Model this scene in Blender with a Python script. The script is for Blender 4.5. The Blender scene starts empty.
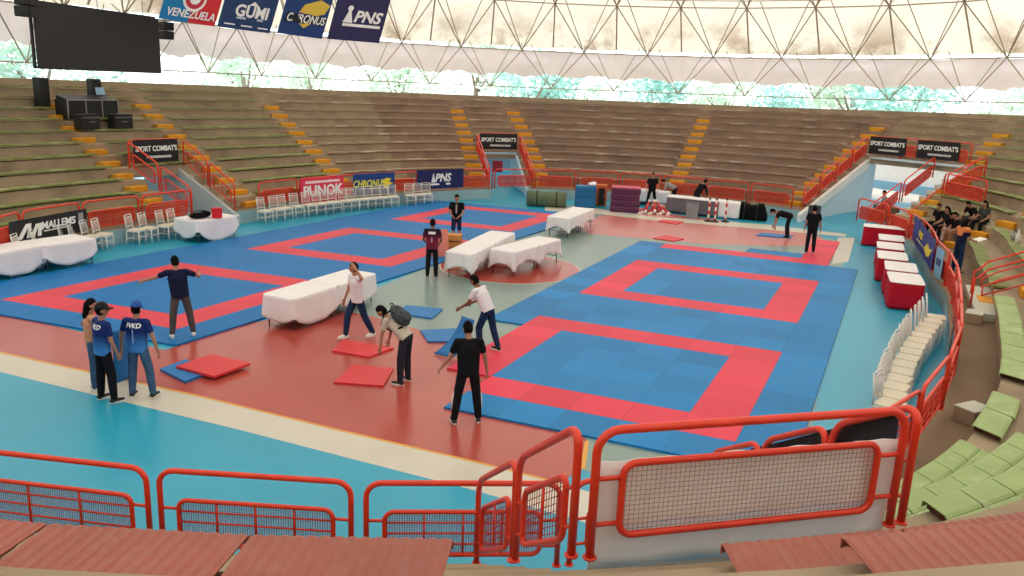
import bpy, bmesh, math, random
from mathutils import Vector, Matrix, Quaternion
from mathutils.bvhtree import BVHTree
random.seed(7)
scene = bpy.context.scene
COL = scene.collection
D2R = math.pi/180.0

# ------------------------------------------------------------------ camera
FPX, PITCH, ROLL, EYE = 820.0, 13.8*D2R, -2.4*D2R, 5.5
_f = Vector((0, math.cos(PITCH), -math.sin(PITCH)))
_r0 = Vector((1, 0, 0)); _d0 = _f.cross(_r0)
CR = _r0*math.cos(ROLL)+_d0*math.sin(ROLL)
CD = _d0*math.cos(ROLL)-_r0*math.sin(ROLL)
cam_data = bpy.data.cameras.new('camera'); cam = bpy.data.objects.new('camera', cam_data); COL.objects.link(cam)
cam_data.sensor_width = 36.0; cam_data.lens = FPX/1024.0*36.0
cam_data.clip_start = .05; cam_data.clip_end = 400
_m = Matrix((CR, -CD, -_f)).transposed().to_4x4(); _m.translation = (0, 0, EYE)
cam.matrix_world = _m
scene.camera = cam

def U(x, y, z=0.0):
    """floor position (height z) measured off the photograph"""
    d = CR*((x-512)/FPX)+CD*((y-288)/FPX)+_f
    t = (z-EYE)/d.z
    return Vector((d.x*t, d.y*t, z))
def AT(x, y, dist):
    """point seen at that pixel at the horizontal distance dist"""
    d = CR*((x-512)/FPX)+CD*((y-288)/FPX)+_f
    t = dist/math.hypot(d.x, d.y)
    return Vector((d.x*t, d.y*t, EYE+d.z*t))

# ------------------------------------------------------------------ world, light, exposure
SKY = 2.6
w = bpy.data.worlds.new('overcast_sky'); scene.world = w; w.use_nodes = True
nt = w.node_tree; bg = nt.nodes['Background']
tc = nt.nodes.new('ShaderNodeTexCoord'); sep = nt.nodes.new('ShaderNodeSeparateXYZ'); ramp = nt.nodes.new('ShaderNodeValToRGB')
nt.links.new(tc.outputs['Generated'], sep.inputs[0]); nt.links.new(sep.outputs['Z'], ramp.inputs[0])
ramp.color_ramp.elements[0].position = 0.0; ramp.color_ramp.elements[0].color = (.86, .96, .95, 1)
ramp.color_ramp.elements[1].position = 0.5; ramp.color_ramp.elements[1].color = (.96, .98, 1.0, 1)
nt.links.new(ramp.outputs[0], bg.inputs['Color']); bg.inputs['Strength'].default_value = SKY
sun_d = bpy.data.lights.new('veiled_sun', 'SUN'); sun_d.energy = 2.2; sun_d.angle = 40*D2R; sun_d.color = (1, .98, .96)
sun = bpy.data.objects.new('veiled_sun', sun_d); sun.rotation_euler = (18*D2R, 14*D2R, 0); COL.objects.link(sun)
scene.view_settings.view_transform = 'Standard'
scene.view_settings.look = 'None'
scene.view_settings.exposure = 0.0
scene.view_settings.gamma = 1.0
scene.view_settings.use_curve_mapping = False
scene.cycles.use_denoising = True
scene.cycles.max_bounces = 8; scene.cycles.diffuse_bounces = 4; scene.cycles.glossy_bounces = 3
scene.cycles.transmission_bounces = 4; scene.cycles.caustics_reflective = False; scene.cycles.caustics_refractive = False

# ------------------------------------------------------------------ materials
MATS = {}
def s2l(c):
    return tuple(((v/255.0)/12.92 if v <= 10 else ((v/255.0+.055)/1.055)**2.4) for v in c)
def M(name, rgb, rough=.6, var=.12, scale=3.0, metal=0.0, spec=.4, sheen=0, patches=None):
    """procedural material: colour (sRGB 0-255) broken up by two noises; stain=(rgb, amount, scale)"""
    if name in MATS: return MATS[name]
    m = bpy.data.materials.new(name); m.use_nodes = True; MATS[name] = m
    n = m.node_tree; L = n.links; b = n.nodes['Principled BSDF']
    b.inputs['Roughness'].default_value = rough; b.inputs['Metallic'].default_value = metal
    b.inputs['Specular IOR Level'].default_value = spec
    c = s2l(rgb)
    t = n.nodes.new('ShaderNodeTexCoord'); nz = n.nodes.new('ShaderNodeTexNoise')
    nz.inputs['Scale'].default_value = scale; nz.inputs['Detail'].default_value = 5
    L.new(t.outputs['Object'], nz.inputs['Vector'])
    mr = n.nodes.new('ShaderNodeMapRange'); mr.inputs['From Min'].default_value = .3; mr.inputs['From Max'].default_value = .7
    mr.inputs['To Min'].default_value = 1-var; mr.inputs['To Max'].default_value = 1+var
    L.new(nz.outputs['Fac'], mr.inputs['Value'])
    mx = n.nodes.new('ShaderNodeMix'); mx.data_type = 'RGBA'; mx.blend_type = 'MULTIPLY'; mx.inputs[0].default_value = 1
    mx.inputs[6].default_value = (*c, 1); L.new(mr.outputs[0], mx.inputs[7])
    out = mx.outputs[2]
    if patches:
        n2 = n.nodes.new('ShaderNodeTexNoise'); n2.inputs['Scale'].default_value = patches[2]; n2.inputs['Detail'].default_value = 6
        L.new(t.outputs['Object'], n2.inputs['Vector'])
        r2 = n.nodes.new('ShaderNodeMapRange'); r2.inputs['From Min'].default_value = .52; r2.inputs['From Max'].default_value = .68
        r2.inputs['To Max'].default_value = patches[1]; L.new(n2.outputs['Fac'], r2.inputs['Value'])
        m2 = n.nodes.new('ShaderNodeMix'); m2.data_type = 'RGBA'; L.new(r2.outputs[0], m2.inputs[0])
        L.new(out, m2.inputs[6]); m2.inputs[7].default_value = (*s2l(patches[0]), 1); out = m2.outputs[2]
    L.new(out, b.inputs['Base Color'])
    return m
def M_tiles(name, rgb, var, seam=.55, rough=.5):
    """mat squares: a tone for each square and a thin dark seam, in the mesh's own UV grid"""
    m = bpy.data.materials.new(name); m.use_nodes = True; n = m.node_tree; L = n.links; b = n.nodes['Principled BSDF']
    b.inputs['Roughness'].default_value = rough; b.inputs['Specular IOR Level'].default_value = .2
    uv = n.nodes.new('ShaderNodeUVMap'); fl = n.nodes.new('ShaderNodeVectorMath'); fl.operation = 'FLOOR'
    fr = n.nodes.new('ShaderNodeVectorMath'); fr.operation = 'FRACTION'
    L.new(uv.outputs[0], fl.inputs[0]); L.new(uv.outputs[0], fr.inputs[0])
    wn = n.nodes.new('ShaderNodeTexWhiteNoise'); wn.noise_dimensions = '2D'; L.new(fl.outputs[0], wn.inputs['Vector'])
    mr = n.nodes.new('ShaderNodeMapRange'); mr.inputs['To Min'].default_value = 1-var; mr.inputs['To Max'].default_value = 1+var
    L.new(wn.outputs['Value'], mr.inputs['Value'])
    sp = n.nodes.new('ShaderNodeSeparateXYZ'); L.new(fr.outputs[0], sp.inputs[0])
    def edge(s):
        a = n.nodes.new('ShaderNodeMath'); a.operation = 'SUBTRACT'; L.new(s, a.inputs[0]); a.inputs[1].default_value = .5
        c = n.nodes.new('ShaderNodeMath'); c.operation = 'ABSOLUTE'; L.new(a.outputs[0], c.inputs[0])
        g = n.nodes.new('ShaderNodeMath'); g.operation = 'GREATER_THAN'; L.new(c.outputs[0], g.inputs[0]); g.inputs[1].default_value = .489
        return g.outputs[0]
    mxx = n.nodes.new('ShaderNodeMath'); mxx.operation = 'MAXIMUM'; L.new(edge(sp.outputs[0]), mxx.inputs[0]); L.new(edge(sp.outputs[1]), mxx.inputs[1])
    c1 = n.nodes.new('ShaderNodeMix'); c1.data_type = 'RGBA'; c1.blend_type = 'MULTIPLY'; c1.inputs[0].default_value = 1
    c1.inputs[6].default_value = (*s2l(rgb), 1); L.new(mr.outputs[0], c1.inputs[7])
    c2 = n.nodes.new('ShaderNodeMix'); c2.data_type = 'RGBA'; c2.blend_type = 'MULTIPLY'; L.new(mxx.outputs[0], c2.inputs[0])
    L.new(c1.outputs[2], c2.inputs[6]); c2.inputs[7].default_value = (seam, seam, seam, 1)
    L.new(c2.outputs[2], b.inputs['Base Color']); return m
def M_fade(name, bottom, top, z0, z1, rough=.7):
    """dyed cloth that fades from one colour to another up the garment"""
    m = bpy.data.materials.new(name); m.use_nodes = True; n = m.node_tree; L = n.links; b = n.nodes['Principled BSDF']
    b.inputs['Roughness'].default_value = rough; b.inputs['Specular IOR Level'].default_value = .2
    t = n.nodes.new('ShaderNodeTexCoord'); s = n.nodes.new('ShaderNodeSeparateXYZ'); L.new(t.outputs['Object'], s.inputs[0])
    r = n.nodes.new('ShaderNodeMapRange'); r.inputs['From Min'].default_value = z0; r.inputs['From Max'].default_value = z1
    L.new(s.outputs['Z'], r.inputs['Value'])
    x = n.nodes.new('ShaderNodeMix'); x.data_type = 'RGBA'; L.new(r.outputs[0], x.inputs[0])
    x.inputs[6].default_value = (*s2l(bottom), 1); x.inputs[7].default_value = (*s2l(top), 1)
    L.new(x.outputs[2], b.inputs['Base Color']); return m

# ------------------------------------------------------------------ mesh helper
class MB:
    def __init__(self): self.v = []; self.f = []; self.mi = []; self.uv = {}; self.cur = 0
    def add(self, vs, fs, T=None):
        o = len(self.v)
        self.v += [tuple(T @ Vector(p)) if T is not None else tuple(p) for p in vs]
        for f in fs: self.f.append(tuple(o+i for i in f)); self.mi.append(self.cur)
        return self
    def box(self, c, s, T=None, rz=0.0):
        hx, hy, hz = s[0]/2, s[1]/2, s[2]/2; co, si = math.cos(rz), math.sin(rz)
        vs = []
        for dz in (-hz, hz):
            for dx, dy in ((-hx, -hy), (hx, -hy), (hx, hy), (-hx, hy)):
                vs.append((c[0]+dx*co-dy*si, c[1]+dx*si+dy*co, c[2]+dz))
        return self.add(vs, [(3, 2, 1, 0), (4, 5, 6, 7), (0, 1, 5, 4), (1, 2, 6, 5), (2, 3, 7, 6), (3, 0, 4, 7)], T)
    def bevbox(self, c, s, r=.03, T=None, rz=0.0):
        """box with rounded vertical and horizontal edges (octagonal section)"""
        hx, hy, hz = s[0]/2, s[1]/2, s[2]/2; co, si = math.cos(rz), math.sin(rz)
        def loop(ix, z):
            pts = [(-hx+ix, -hy+r), (-hx+r, -hy+ix), (hx-r, -hy+ix), (hx-ix, -hy+r), (hx-ix, hy-r), (hx-r, hy-ix), (-hx+r, hy-ix), (-hx+ix, hy-r)]
            return [(c[0]+x*co-y*si, c[1]+x*si+y*co, c[2]+z) for x, y in pts]
        vs = loop(r*.6, -hz)+loop(0, -hz+r)+loop(0, hz-r)+loop(r*.6, hz)
        fs = [tuple(range(7, -1, -1)), tuple(range(24, 32))]
        for k in range(3):
            for i in range(8): fs.append((k*8+i, k*8+(i+1) % 8, k*8+8+(i+1) % 8, k*8+8+i))
        return self.add(vs, fs, T)
    def prism(self, poly, z0, z1, T=None):
        n = len(poly); vs = [(x, y, z0) for x, y in poly]+[(x, y, z1) for x, y in poly]
        fs = [tuple(range(n-1, -1, -1)), tuple(range(n, 2*n))]+[(i, (i+1) % n, n+(i+1) % n, n+i) for i in range(n)]
        return self.add(vs, fs, T)
    def tube(self, pts, r, n=8, T=None, closed=False, caps=True):
        pts = [Vector(p) for p in pts]; m = len(pts)
        rr = r if isinstance(r, (list, tuple)) else [r]*m
        vs = []; up = None
        for i in range(m):
            if closed: t = pts[(i+1) % m]-pts[i-1]
            else: t = pts[min(i+1, m-1)]-pts[max(i-1, 0)]
            t.normalize()
            if up is None:
                up = Vector((0, 0, 1)) if abs(t.z) < .9 else Vector((1, 0, 0))
            a = t.cross(up)
            if a.length < 1e-4: a = t.cross(Vector((1, 0, 0)))
            a.normalize(); b = a.cross(t); up = b
            for j in range(n):
                q = 2*math.pi*j/n
                vs.append(pts[i]+a*(rr[i]*math.cos(q))+b*(rr[i]*math.sin(q)))
        fs = []
        for i in range(m if closed else m-1):
            k = (i+1) % m
            for j in range(n): fs.append((i*n+j, i*n+(j+1) % n, k*n+(j+1) % n, k*n+j))
        if caps and not closed: fs += [tuple(range(n-1, -1, -1)), tuple(range((m-1)*n, m*n))]
        return self.add(vs, fs, T)
    def ell(self, c, r, T=None, nu=14, nv=9, R=None):
        vs = []; c = Vector(c)
        for i in range(nv+1):
            a = math.pi*i/nv
            for j in range(nu):
                b = 2*math.pi*j/nu
                p = Vector((r[0]*math.sin(a)*math.cos(b), r[1]*math.sin(a)*math.sin(b), r[2]*math.cos(a)))
                vs.append(c+(R @ p if R is not None else p))
        fs = [(i*nu+j, (i+1)*nu+j, (i+1)*nu+(j+1) % nu, i*nu+(j+1) % nu) for i in range(nv) for j in range(nu)]
        return self.add(vs, fs, T)
    def lathe(self, prof, c=(0, 0, 0), n=20, T=None):
        vs = []; m = len(prof)
        for r, z in prof:
            for j in range(n):
                q = 2*math.pi*j/n; vs.append((c[0]+r*math.cos(q), c[1]+r*math.sin(q), c[2]+z))
        fs = [(i*n+j, i*n+(j+1) % n, (i+1)*n+(j+1) % n, (i+1)*n+j) for i in range(m-1) for j in range(n)]
        fs += [tuple(range(n-1, -1, -1)), tuple(range((m-1)*n, m*n))]
        return self.add(vs, fs, T)
    def grid(self, fn, nu, nv, T=None):
        vs = [fn(i/nu, j/nv) for j in range(nv+1) for i in range(nu+1)]
        fs = [(j*(nu+1)+i, j*(nu+1)+i+1, (j+1)*(nu+1)+i+1, (j+1)*(nu+1)+i) for j in range(nv) for i in range(nu)]
        return self.add(vs, fs, T)
    def mesh(self, name, mats, smooth=False):
        me = bpy.data.meshes.new(name); me.from_pydata([tuple(p) for p in self.v], [], self.f)
        for m in (mats if isinstance(mats, (list, tuple)) else [mats]): me.materials.append(m)
        me.polygons.foreach_set('material_index', self.mi)
        if smooth: me.polygons.foreach_set('use_smooth', [True]*len(me.polygons))
        me.update(); return me
    def build(self, name, mats, parent=None, smooth=False, loc=None):
        o = bpy.data.objects.new(name, self.mesh(name, mats, smooth)); COL.objects.link(o)
        if parent is not None: o.parent = parent
        if loc is not None: o.location = loc
        return o
def tag(o, label=None, cat=None, group=None, kind=None):
    if label: o['label'] = label
    if cat: o['category'] = cat
    if group: o['group'] = group
    if kind: o['kind'] = kind
    return o
def empty(name, loc=(0, 0, 0), rz=0.0):
    o = bpy.data.objects.new(name, None); COL.objects.link(o); o.location = loc; o.rotation_euler = (0, 0, rz); return o
def inst(me, name, parent=None, loc=None, rz=None):
    o = bpy.data.objects.new(name, me); COL.objects.link(o)
    if parent is not None: o.parent = parent
    if loc is not None: o.location = loc
    if rz is not None: o.rotation_euler = (0, 0, rz)
    return o
def copy_tree(o, parent=None):
    c = o.copy(); COL.objects.link(c)
    if parent is not None: c.parent = parent
    for ch in list(o.children): copy_tree(ch, c)
    return c
ORD = ['first', 'second', 'third', 'fourth', 'fifth', 'sixth', 'seventh', 'eighth', 'ninth', 'tenth', 'eleventh', 'twelfth', 'thirteenth', 'fourteenth', 'fifteenth', 'sixteenth', 'seventeenth', 'eighteenth', 'nineteenth', 'twentieth', 'twenty-first', 'twenty-second', 'twenty-third', 'twenty-fourth', 'twenty-fifth']
def text_mesh(s, size=1.0, bold=.0, shear=0.0, sx=1.0, ext=.006, align='CENTER'):
    """lettering as a flat mesh in the XZ plane, facing -Y, centred on the origin"""
    cu = bpy.data.curves.new('lettering', 'FONT'); cu.body = s; cu.size = size; cu.offset = bold*size; cu.shear = shear; cu.extrude = ext
    cu.align_x = align; cu.align_y = 'CENTER'; cu.resolution_u = 3
    o = bpy.data.objects.new('lettering', cu); COL.objects.link(o)
    dg = bpy.context.evaluated_depsgraph_get(); dg.update()
    me = bpy.data.meshes.new_from_object(o.evaluated_get(dg)); bpy.data.objects.remove(o); bpy.data.curves.remove(cu)
    me.transform(Matrix.Rotation(math.pi/2, 4, 'X') @ Matrix.Diagonal((sx, 1, 1, 1))); return me
def letters(s, size, mat, parent, loc, name='lettering', **k):
    me = text_mesh(s, size, **k); me.materials.clear(); me.materials.append(mat)
    o = bpy.data.objects.new(name, me); COL.objects.link(o); o.parent = parent; o.location = loc; return o

# palette
RED = M('red_enamel', (226, 58, 32), .35, .08, 6, spec=.5)
REDDK = M('red_wire', (176, 44, 30), .5, .1, 8)
REDFILL = M('red_mesh_paint', (206, 62, 38), .55, .12, 8)
LAV = M('lavender_wire', (146, 134, 168), .6, .1, 8)
BLKW = M('black_wire', (40, 28, 28), .6, .1, 8)
WHITE = M('white_cloth', (236, 232, 236), .85, .03, 2, spec=.1)
WHITEP = M('white_paint', (232, 228, 224), .45, .04, 4)
CREAM = M('cream_vinyl', (226, 218, 198), .5, .05, 4)
BLACK = M('black_plastic', (22, 21, 22), .55, .15, 5)
BLACKC = M('black_cloth', (17, 17, 19), .9, .15, 5, spec=.1)
METAL = M('steel_tube', (150, 150, 152), .35, .06, 6, metal=.6)
YEL = M('yellow_step_paint', (222, 152, 24), .7, .14, 5, patches=((150, 110, 50), .6, 3))
CONC = M('concrete', (164, 146, 122), .9, .13, 1.1, patches=((122, 104, 86), .55, .6))
CONC2 = M('concrete_brown_shade', (152, 128, 110), .9, .13, 1.1, patches=((112, 92, 80), .55, .6))  # same concrete, browner: weaker light on the centre stand put into the colour

# ------------------------------------------------------------------ plan of the arena: an elongated ring about C
CX, CY = .8, 25.5
RB = {-170:15.2,-160:15.5,-140:17.2,-120:19.2,-112:18.6,-104:18.1,-95:17.75,-88:17.45,-80:16.6,-69:14.9,-60:13.6,-45:12.1,-30:11.5,-5:11.8,10:13.4,22:15.3,32:16.7,45:17.6,60:17.2,71:17.1,85:16.5,93.5:16.0,104:14.9,115:13.7,135:12.7,156:12.35,172:13.1,181:14.1}
GAP = {-180:1.1,-140:.9,-110:.6,-85:.6,-70:.9,-45:.95,-20:1.0,10:1.7,30:1.5,60:1.4,80:1.5,95:1.5,115:1.5,135:.9,155:.6,170:1.0}
WD = {-180:.78,-140:.7,-110:.62,-85:.62,-70:.75,-45:.85,-10:.95,10:1.0,33:1.0,45:1.05,67:1.05,82:1.02,107:1.04,115:.98,133:.84,150:.8,166:.76}
HR = {-180:.385,-110:.375,-85:.375,-60:.395,-30:.4,12:.4,35:.39,60:.37,82:.365,115:.365,133:.372,150:.377,166:.382}
ROWS = 11
def interp(T, th):
    ks = sorted(T); xs = [ks[-1]-360]+ks+[ks[0]+360]; ys = [T[ks[-1]]]+[T[k] for k in ks]+[T[ks[0]]]
    th = (th+180) % 360-180
    if th < xs[0]: th += 360
    for i in range(len(xs)-1):
        if xs[i] <= th <= xs[i+1]:
            return ys[i]+(ys[i+1]-ys[i])*(th-xs[i])/(xs[i+1]-xs[i])
_SMC = {}
def sm(T, th):
    key = (id(T), round(th, 3))
    if key not in _SMC: _SMC[key] = sum(interp(T, th+d)*q for d, q in ((-6, .15), (-3, .2), (0, .3), (3, .2), (6, .15)))
    return _SMC[key]
def pol(th, r, z=0.0): return Vector((CX+r*math.cos(th*D2R), CY+r*math.sin(th*D2R), z))
def rb(th): return sm(RB, th)
def rk(th, k): return rb(th)+sm(GAP, th)+sm(WD, th)*(k-1)
def zk(th, k): return .5+sm(HR, th)*k
def theta(p): return math.degrees(math.atan2(p[1]-CY, p[0]-CX))
WALK = .5
# entries cut through the stands: floor-end and lintel-end points of their left and right edge (seen from the court), tier of the lintel
class Entry: pass
def entry(a0, a1, b0, b1, kd):
    e = Entry(); e.a0, e.a1, e.b0, e.b1, e.kd = Vector(a0), Vector(a1), Vector(b0), Vector(b1), kd; return e
def lint(th, k): p = pol(th, rk(th, k)); return (p.x, p.y)
E_LEFT = entry((-10.37, 30.56), lint(154.6, 4), (-11.13, 29.05), lint(162.5, 4), 4)     # a = lower theta edge
E_BACK = entry((.63, 42.3), lint(92.3, 4), (-1.38, 41.7), lint(98.4, 4), 4)
E_RIGHT = entry((15.6, 34.4), lint(31.6, 6), (12.93, 37.4), lint(44.8, 6), 6)
E_NEAR = entry((-.27, 7.75), (.51, 5.01), (2.3, 8.55), (2.9, 5.66), 5)
ENTS = [E_NEAR, E_RIGHT, E_BACK, E_LEFT]
def edge_theta(e, side, r):
    p, q = (e.a0, e.a1) if side == 'a' else (e.b0, e.b1)
    d = (q-p).normalized(); c = Vector((CX, CY)); s = p-c
    b = s.dot(d); disc = b*b-(s.dot(s)-r*r)
    t = -b+math.sqrt(max(disc, 0)); h = p+d*t
    return theta(h)
def edge_at_tier(e, side, k):
    th = theta(e.a1 if side == 'a' else e.b1)
    for _ in range(4): th = edge_theta(e, side, rk(th, k) if k > 0 else rb(th))
    return th
def spans(k):
    """theta intervals where tier k (0 = the walkway) is solid"""
    cuts = []
    for e in ENTS:
        if k < e.kd: a, b = edge_at_tier(e, 'a', k), edge_at_tier(e, 'b', k); cuts.append((min(a, b), max(a, b)))
        else: cuts.append(None)
    return cuts
LO, HI = -150.0, 196.0
def solid(k):
    iv = []; cur = LO
    for c in spans(k):
        if c is None:
            continue
        iv.append((cur, c[0])); cur = c[1]
    iv.append((cur, HI)); return iv
def samples(a, b, n): return [a+(b-a)*i/n for i in range(n+1)]

st = MB(); par = MB()
for k in range(0, ROWS+1):
    for (a, b) in solid(k):
        n = max(2, int((b-a)/2.0))
        ths = samples(a, b, n)
        def rr(t): return rb(t) if k == 0 else rk(t, k)
        def z0(t): return 0 if k == 0 else (WALK if k == 1 else zk(t, k-1))
        def z1(t): return WALK if k == 0 else zk(t, k)
        vs = []
        for t in ths:
            # back edge keeps to the entry's side line where the tier ends there
            def back(t):
                rn = rk(t, k+1) if k < ROWS else rk(t, ROWS)+sm(WD, t)
                return rn
            tb = t
            for e in ENTS:
                if k < e.kd:
                    for s in 'ab':
                        if abs(t-edge_at_tier(e, s, k)) < 1e-6: tb = edge_theta(e, s, back(t))
            vs += [pol(t, rr(t), z0(t)), pol(t, rr(t), z1(t)), pol(tb, back(tb), z1(tb))]
        fs = []
        for i in range(n):
            q = i*3; fs += [(q, q+3, q+4, q+1), (q+1, q+4, q+5, q+2)]
        for i in range(n):
            st.cur = 1 if 44 < ths[i] < 112 else 0
            q = i*3; st.add([vs[j] for j in (q, q+1, q+2, q+3, q+4, q+5)], [(0, 3, 4, 1), (1, 4, 5, 2)])
# rim parapet behind the last tier
ths = samples(LO, HI, 150); vs = []
for t in ths:
    r = rk(t, ROWS)+sm(WD, t); z = zk(t, ROWS)
    vs += [pol(t, r, z), pol(t, r, z+.34), pol(t, r+.25, z+.34), pol(t, r+.25, z-.5)]
fs = []
for i in range(len(ths)-1):
    q = i*4; fs += [(q, q+4, q+5, q+1), (q+1, q+5, q+6, q+2), (q+2, q+6, q+7, q+3)]
st.add(vs, fs)
st.cur = 0
o = st.build('wall_terrace', [CONC, CONC2]); tag(o, kind='structure')
# entry walls, lintels and passages
GREYW = M('grey_wall_paint', (186, 190, 190), .8, .06, 1.5)
BLUEW = M('pale_blue_wall_paint', (186, 214, 230), .7, .05, 1.5)
def rim_r(t): return rk(t, ROWS)+sm(WD, t)+.3
for i, (e, mat) in enumerate(zip(ENTS, (GREYW, M('pale_entry_paint', (206, 220, 228), .7, .04, 1.5), BLUEW, GREYW))):
    ew = MB(); zc = []
    for s in 'ab':
        th0 = edge_at_tier(e, s, 0); rs = [(rb(th0), 0, WALK)]
        vsx = []
        last = None
        for k in range(0, e.kd):
            t0 = edge_at_tier(e, s, k); r0 = rb(t0) if k == 0 else rk(t0, k)
            t1 = edge_theta(e, s, rk(t0, k+1)); r1 = rk(t1, k+1)
            zt = WALK if k == 0 else zk(t0, k)
            p, q = pol(t0, r0), pol(t1, r1)
            ew.add([(p.x, p.y, 0), (q.x, q.y, 0), (q.x, q.y, zt), (p.x, p.y, zt)], [(0, 1, 2, 3)])
            last = (t1, r1)
        t1, r1 = last; zl = zk(t1, e.kd)-.12
        r2 = r1+(2.2 if e is not E_RIGHT else 1.2); t2 = edge_theta(e, s, r2)
        p, q = pol(t1, r1), pol(t2, r2)
        ew.add([(p.x, p.y, 0), (q.x, q.y, 0), (q.x, q.y, zl), (p.x, p.y, zl)], [(0, 1, 2, 3)])
        zc.append((p, q, zl))
    (p, q, z1), (p2, q2, z2) = zc
    ew.add([(p.x, p.y, z1), (q.x, q.y, z1), (q2.x, q2.y, z2), (p2.x, p2.y, z2),
            (p.x, p.y, z1+.12), (p2.x, p2.y, z2+.12)], [(0, 1, 2, 3), (0, 3, 5, 4)])
    o = ew.build('wall_entry', mat); tag(o, kind='structure')
    e.zl = (z1+z2)/2

# ------------------------------------------------------------------ floor: painted court
FLOOR_B = M('floor_turquoise', (30, 156, 190), .32, .06, .35, spec=.45)
FLOOR_R = M('floor_brick_red', (176, 76, 66), .24, .06, .5, spec=.5)
FLOOR_G = M('floor_grey_green', (124, 146, 142), .3, .08, .5, spec=.5)
FLOOR_C = M('floor_cream_line', (206, 200, 188), .35, .05, .8, spec=.45)
FLOOR_Y = M('floor_yellow_line', (226, 160, 52), .4, .05, .8)
FLOOR_P = M('floor_pink', (198, 114, 108), .3, .06, .6, spec=.5)
BROWN = M('walkway_brown', (130, 108, 86), .8, .14, .9)
fl = MB()
def zone(mi, pts, z): fl.cur = mi; v = [(p[0], p[1], z) for p in pts]; fl.add(v, [tuple(range(len(v)))])
n = 120; ring = [pol(i*360/n, 30) for i in range(n)]
zone(0, ring, 0.0)
def P(*px): return [U(*p) for p in px]
zone(3, P((-60, 341), (0, 353), (100, 374), (200, 397), (300, 421), (340, 431), (478, 463), (560, 484), (640, 505), (760, 540), (700, 556), (473, 490), (360, 461), (240, 430), (120, 401), (0, 372), (-60, 359)), .001)
zone(1, P((-60, 306), (0, 314), (165, 350), (240, 325), (330, 308), (380, 318), (430, 333), (470, 352), (520, 380), (570, 415), (587, 441), (582, 468), (560, 484), (478, 463), (340, 431), (200, 397), (100, 374), (0, 353), (-60, 341)), .002)
zone(4, P((-60, 339.6), (0, 351.6), (200, 395.6), (340, 429.6), (478, 461.6), (560, 482.5), (560, 484.2), (478, 463.3), (340, 431.3), (200, 397.2), (0, 353.2), (-60, 341.2)), .003)
zone(2, P((330, 308), (424, 268), (452, 259), (548, 219), (600, 214), (838, 240), (842, 262), (842, 275), (800, 480), (680, 500), (582, 470), (587, 441), (570, 415), (520, 380), (470, 352), (430, 333), (380, 318)), .0015)
zone(4, P((585, 441), (589, 441), (585, 469), (580, 469)), .0035)
zone(5, P((572, 226), (600, 219), (700, 228), (790, 238), (782, 246), (720, 243), (648, 239), (590, 234)), .003)
zone(5, P((585, 224), (600, 216), (655, 212), (752, 224), (820, 236), (828, 246), (776, 246), (700, 244), (640, 236), (592, 234)), .0025)
zone(3, P((545, 207), (580, 206), (655, 217), (760, 224), (846, 234), (846, 237), (760, 229), (655, 220.5), (580, 212), (545, 213)), .0045)
zone(3, P((838, 238), (855, 238), (848, 262), (832, 264)), .005)
c0 = Vector((-.09, 25.1, 0)); rad = 2.17
cc = [(c0.x+rad*math.cos(i*math.pi/30), c0.y+rad*math.sin(i*math.pi/30)) for i in range(60)]
zone(1, cc, .003)
for q in range(60):
    a = Vector(cc[q]); b = Vector(cc[(q+1) % 60]); c = Vector((c0.x, c0.y))
    zone(3, [a, b, c+(b-c)*1.02, c+(a-c)*1.02], .0035)
zone(3, P((545, 270), (590, 236), (640, 245), (560, 285)), .0042) if False else None
o = fl.build('floor', [FLOOR_B, FLOOR_R, FLOOR_G, FLOOR_C, FLOOR_Y, FLOOR_P]); tag(o, kind='structure')
# worn coat on the walkway between barrier and first tier
wk = MB()
for (a, b) in solid(0):
    ths = samples(a+.2, b-.2, max(2, int((b-a)/2)))
    vs = [];
    for t in ths: vs += [pol(t, rb(t)+.02, WALK+.004), pol(t, rk(t, 1)-.005, WALK+.004)]
    wk.add(vs, [(2*i, 2*i+2, 2*i+3, 2*i+1) for i in range(len(ths)-1)])
o = wk.build('floor_walkway', BROWN); tag(o, kind='structure')
cb = MB()   # painted curb face toward the court
for (a, b) in solid(0):
    ths = samples(a+.05, b-.05, max(2, int((b-a)/2))); vs = []
    for t in ths: vs += [pol(t, rb(t)-.012, 0), pol(t, rb(t)-.012, WALK-.02)]
    cb.add(vs, [(2*i, 2*i+2, 2*i+3, 2*i+1) for i in range(len(ths)-1)])
o = cb.build('baseboard_curb', M('curb_grey_blue', (150, 176, 182), .6, .08, 1.2)); tag(o, kind='structure')
# ground and walls outside the entries
og = MB(); og.add([pol(i*6, 30, -.02) for i in range(60)]+[pol(i*6, 95, -.02) for i in range(60)], [(i, (i+1) % 60, 60+(i+1) % 60, 60+i) for i in range(60)])
o = og.build('ground_outside', M('outside_ground', (190, 186, 176), .9, .1, .2)); tag(o, kind='structure')

# ------------------------------------------------------------------ stairs with yellow steps between the seat blocks
AISLES = {   # theta at the lowest and at the tenth tier, first tier, words
 'a1': (165.6, 159.6, 1, 'left of the far-left entry, below the dark screen'),
 'a2': (149.6, 147.8, 1, 'right of the far-left entry'),
 'a3': (126.4, 128.3, 1, 'behind the pink-red banner and the blue-yellow banner'),
 'a4': (99.6, 100.3, 1, 'left of the back doorway'),
 'a5': (88.6, 93.0, 1, 'right of the back doorway'),
 'a6': (66.8, 68.0, 1, 'up the middle of the far stand'),
 'a7': (48.0, 47.5, 1, 'left of the wide entry on the right'),
 'a8': (29.4, 34.2, 1, 'right of the wide entry on the right'),
 'a9': (13.2, 9.0, 1, 'behind the seated people in dark clothes'),
 'a10': (-24.0, -24.0, 1, 'between the two red stair rails at the right edge'),
}
def aisle_th(key, k):
    a, b, _, _ = AISLES[key]; return a+(b-a)*(k-1)/9.0
HALF = .42
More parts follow.
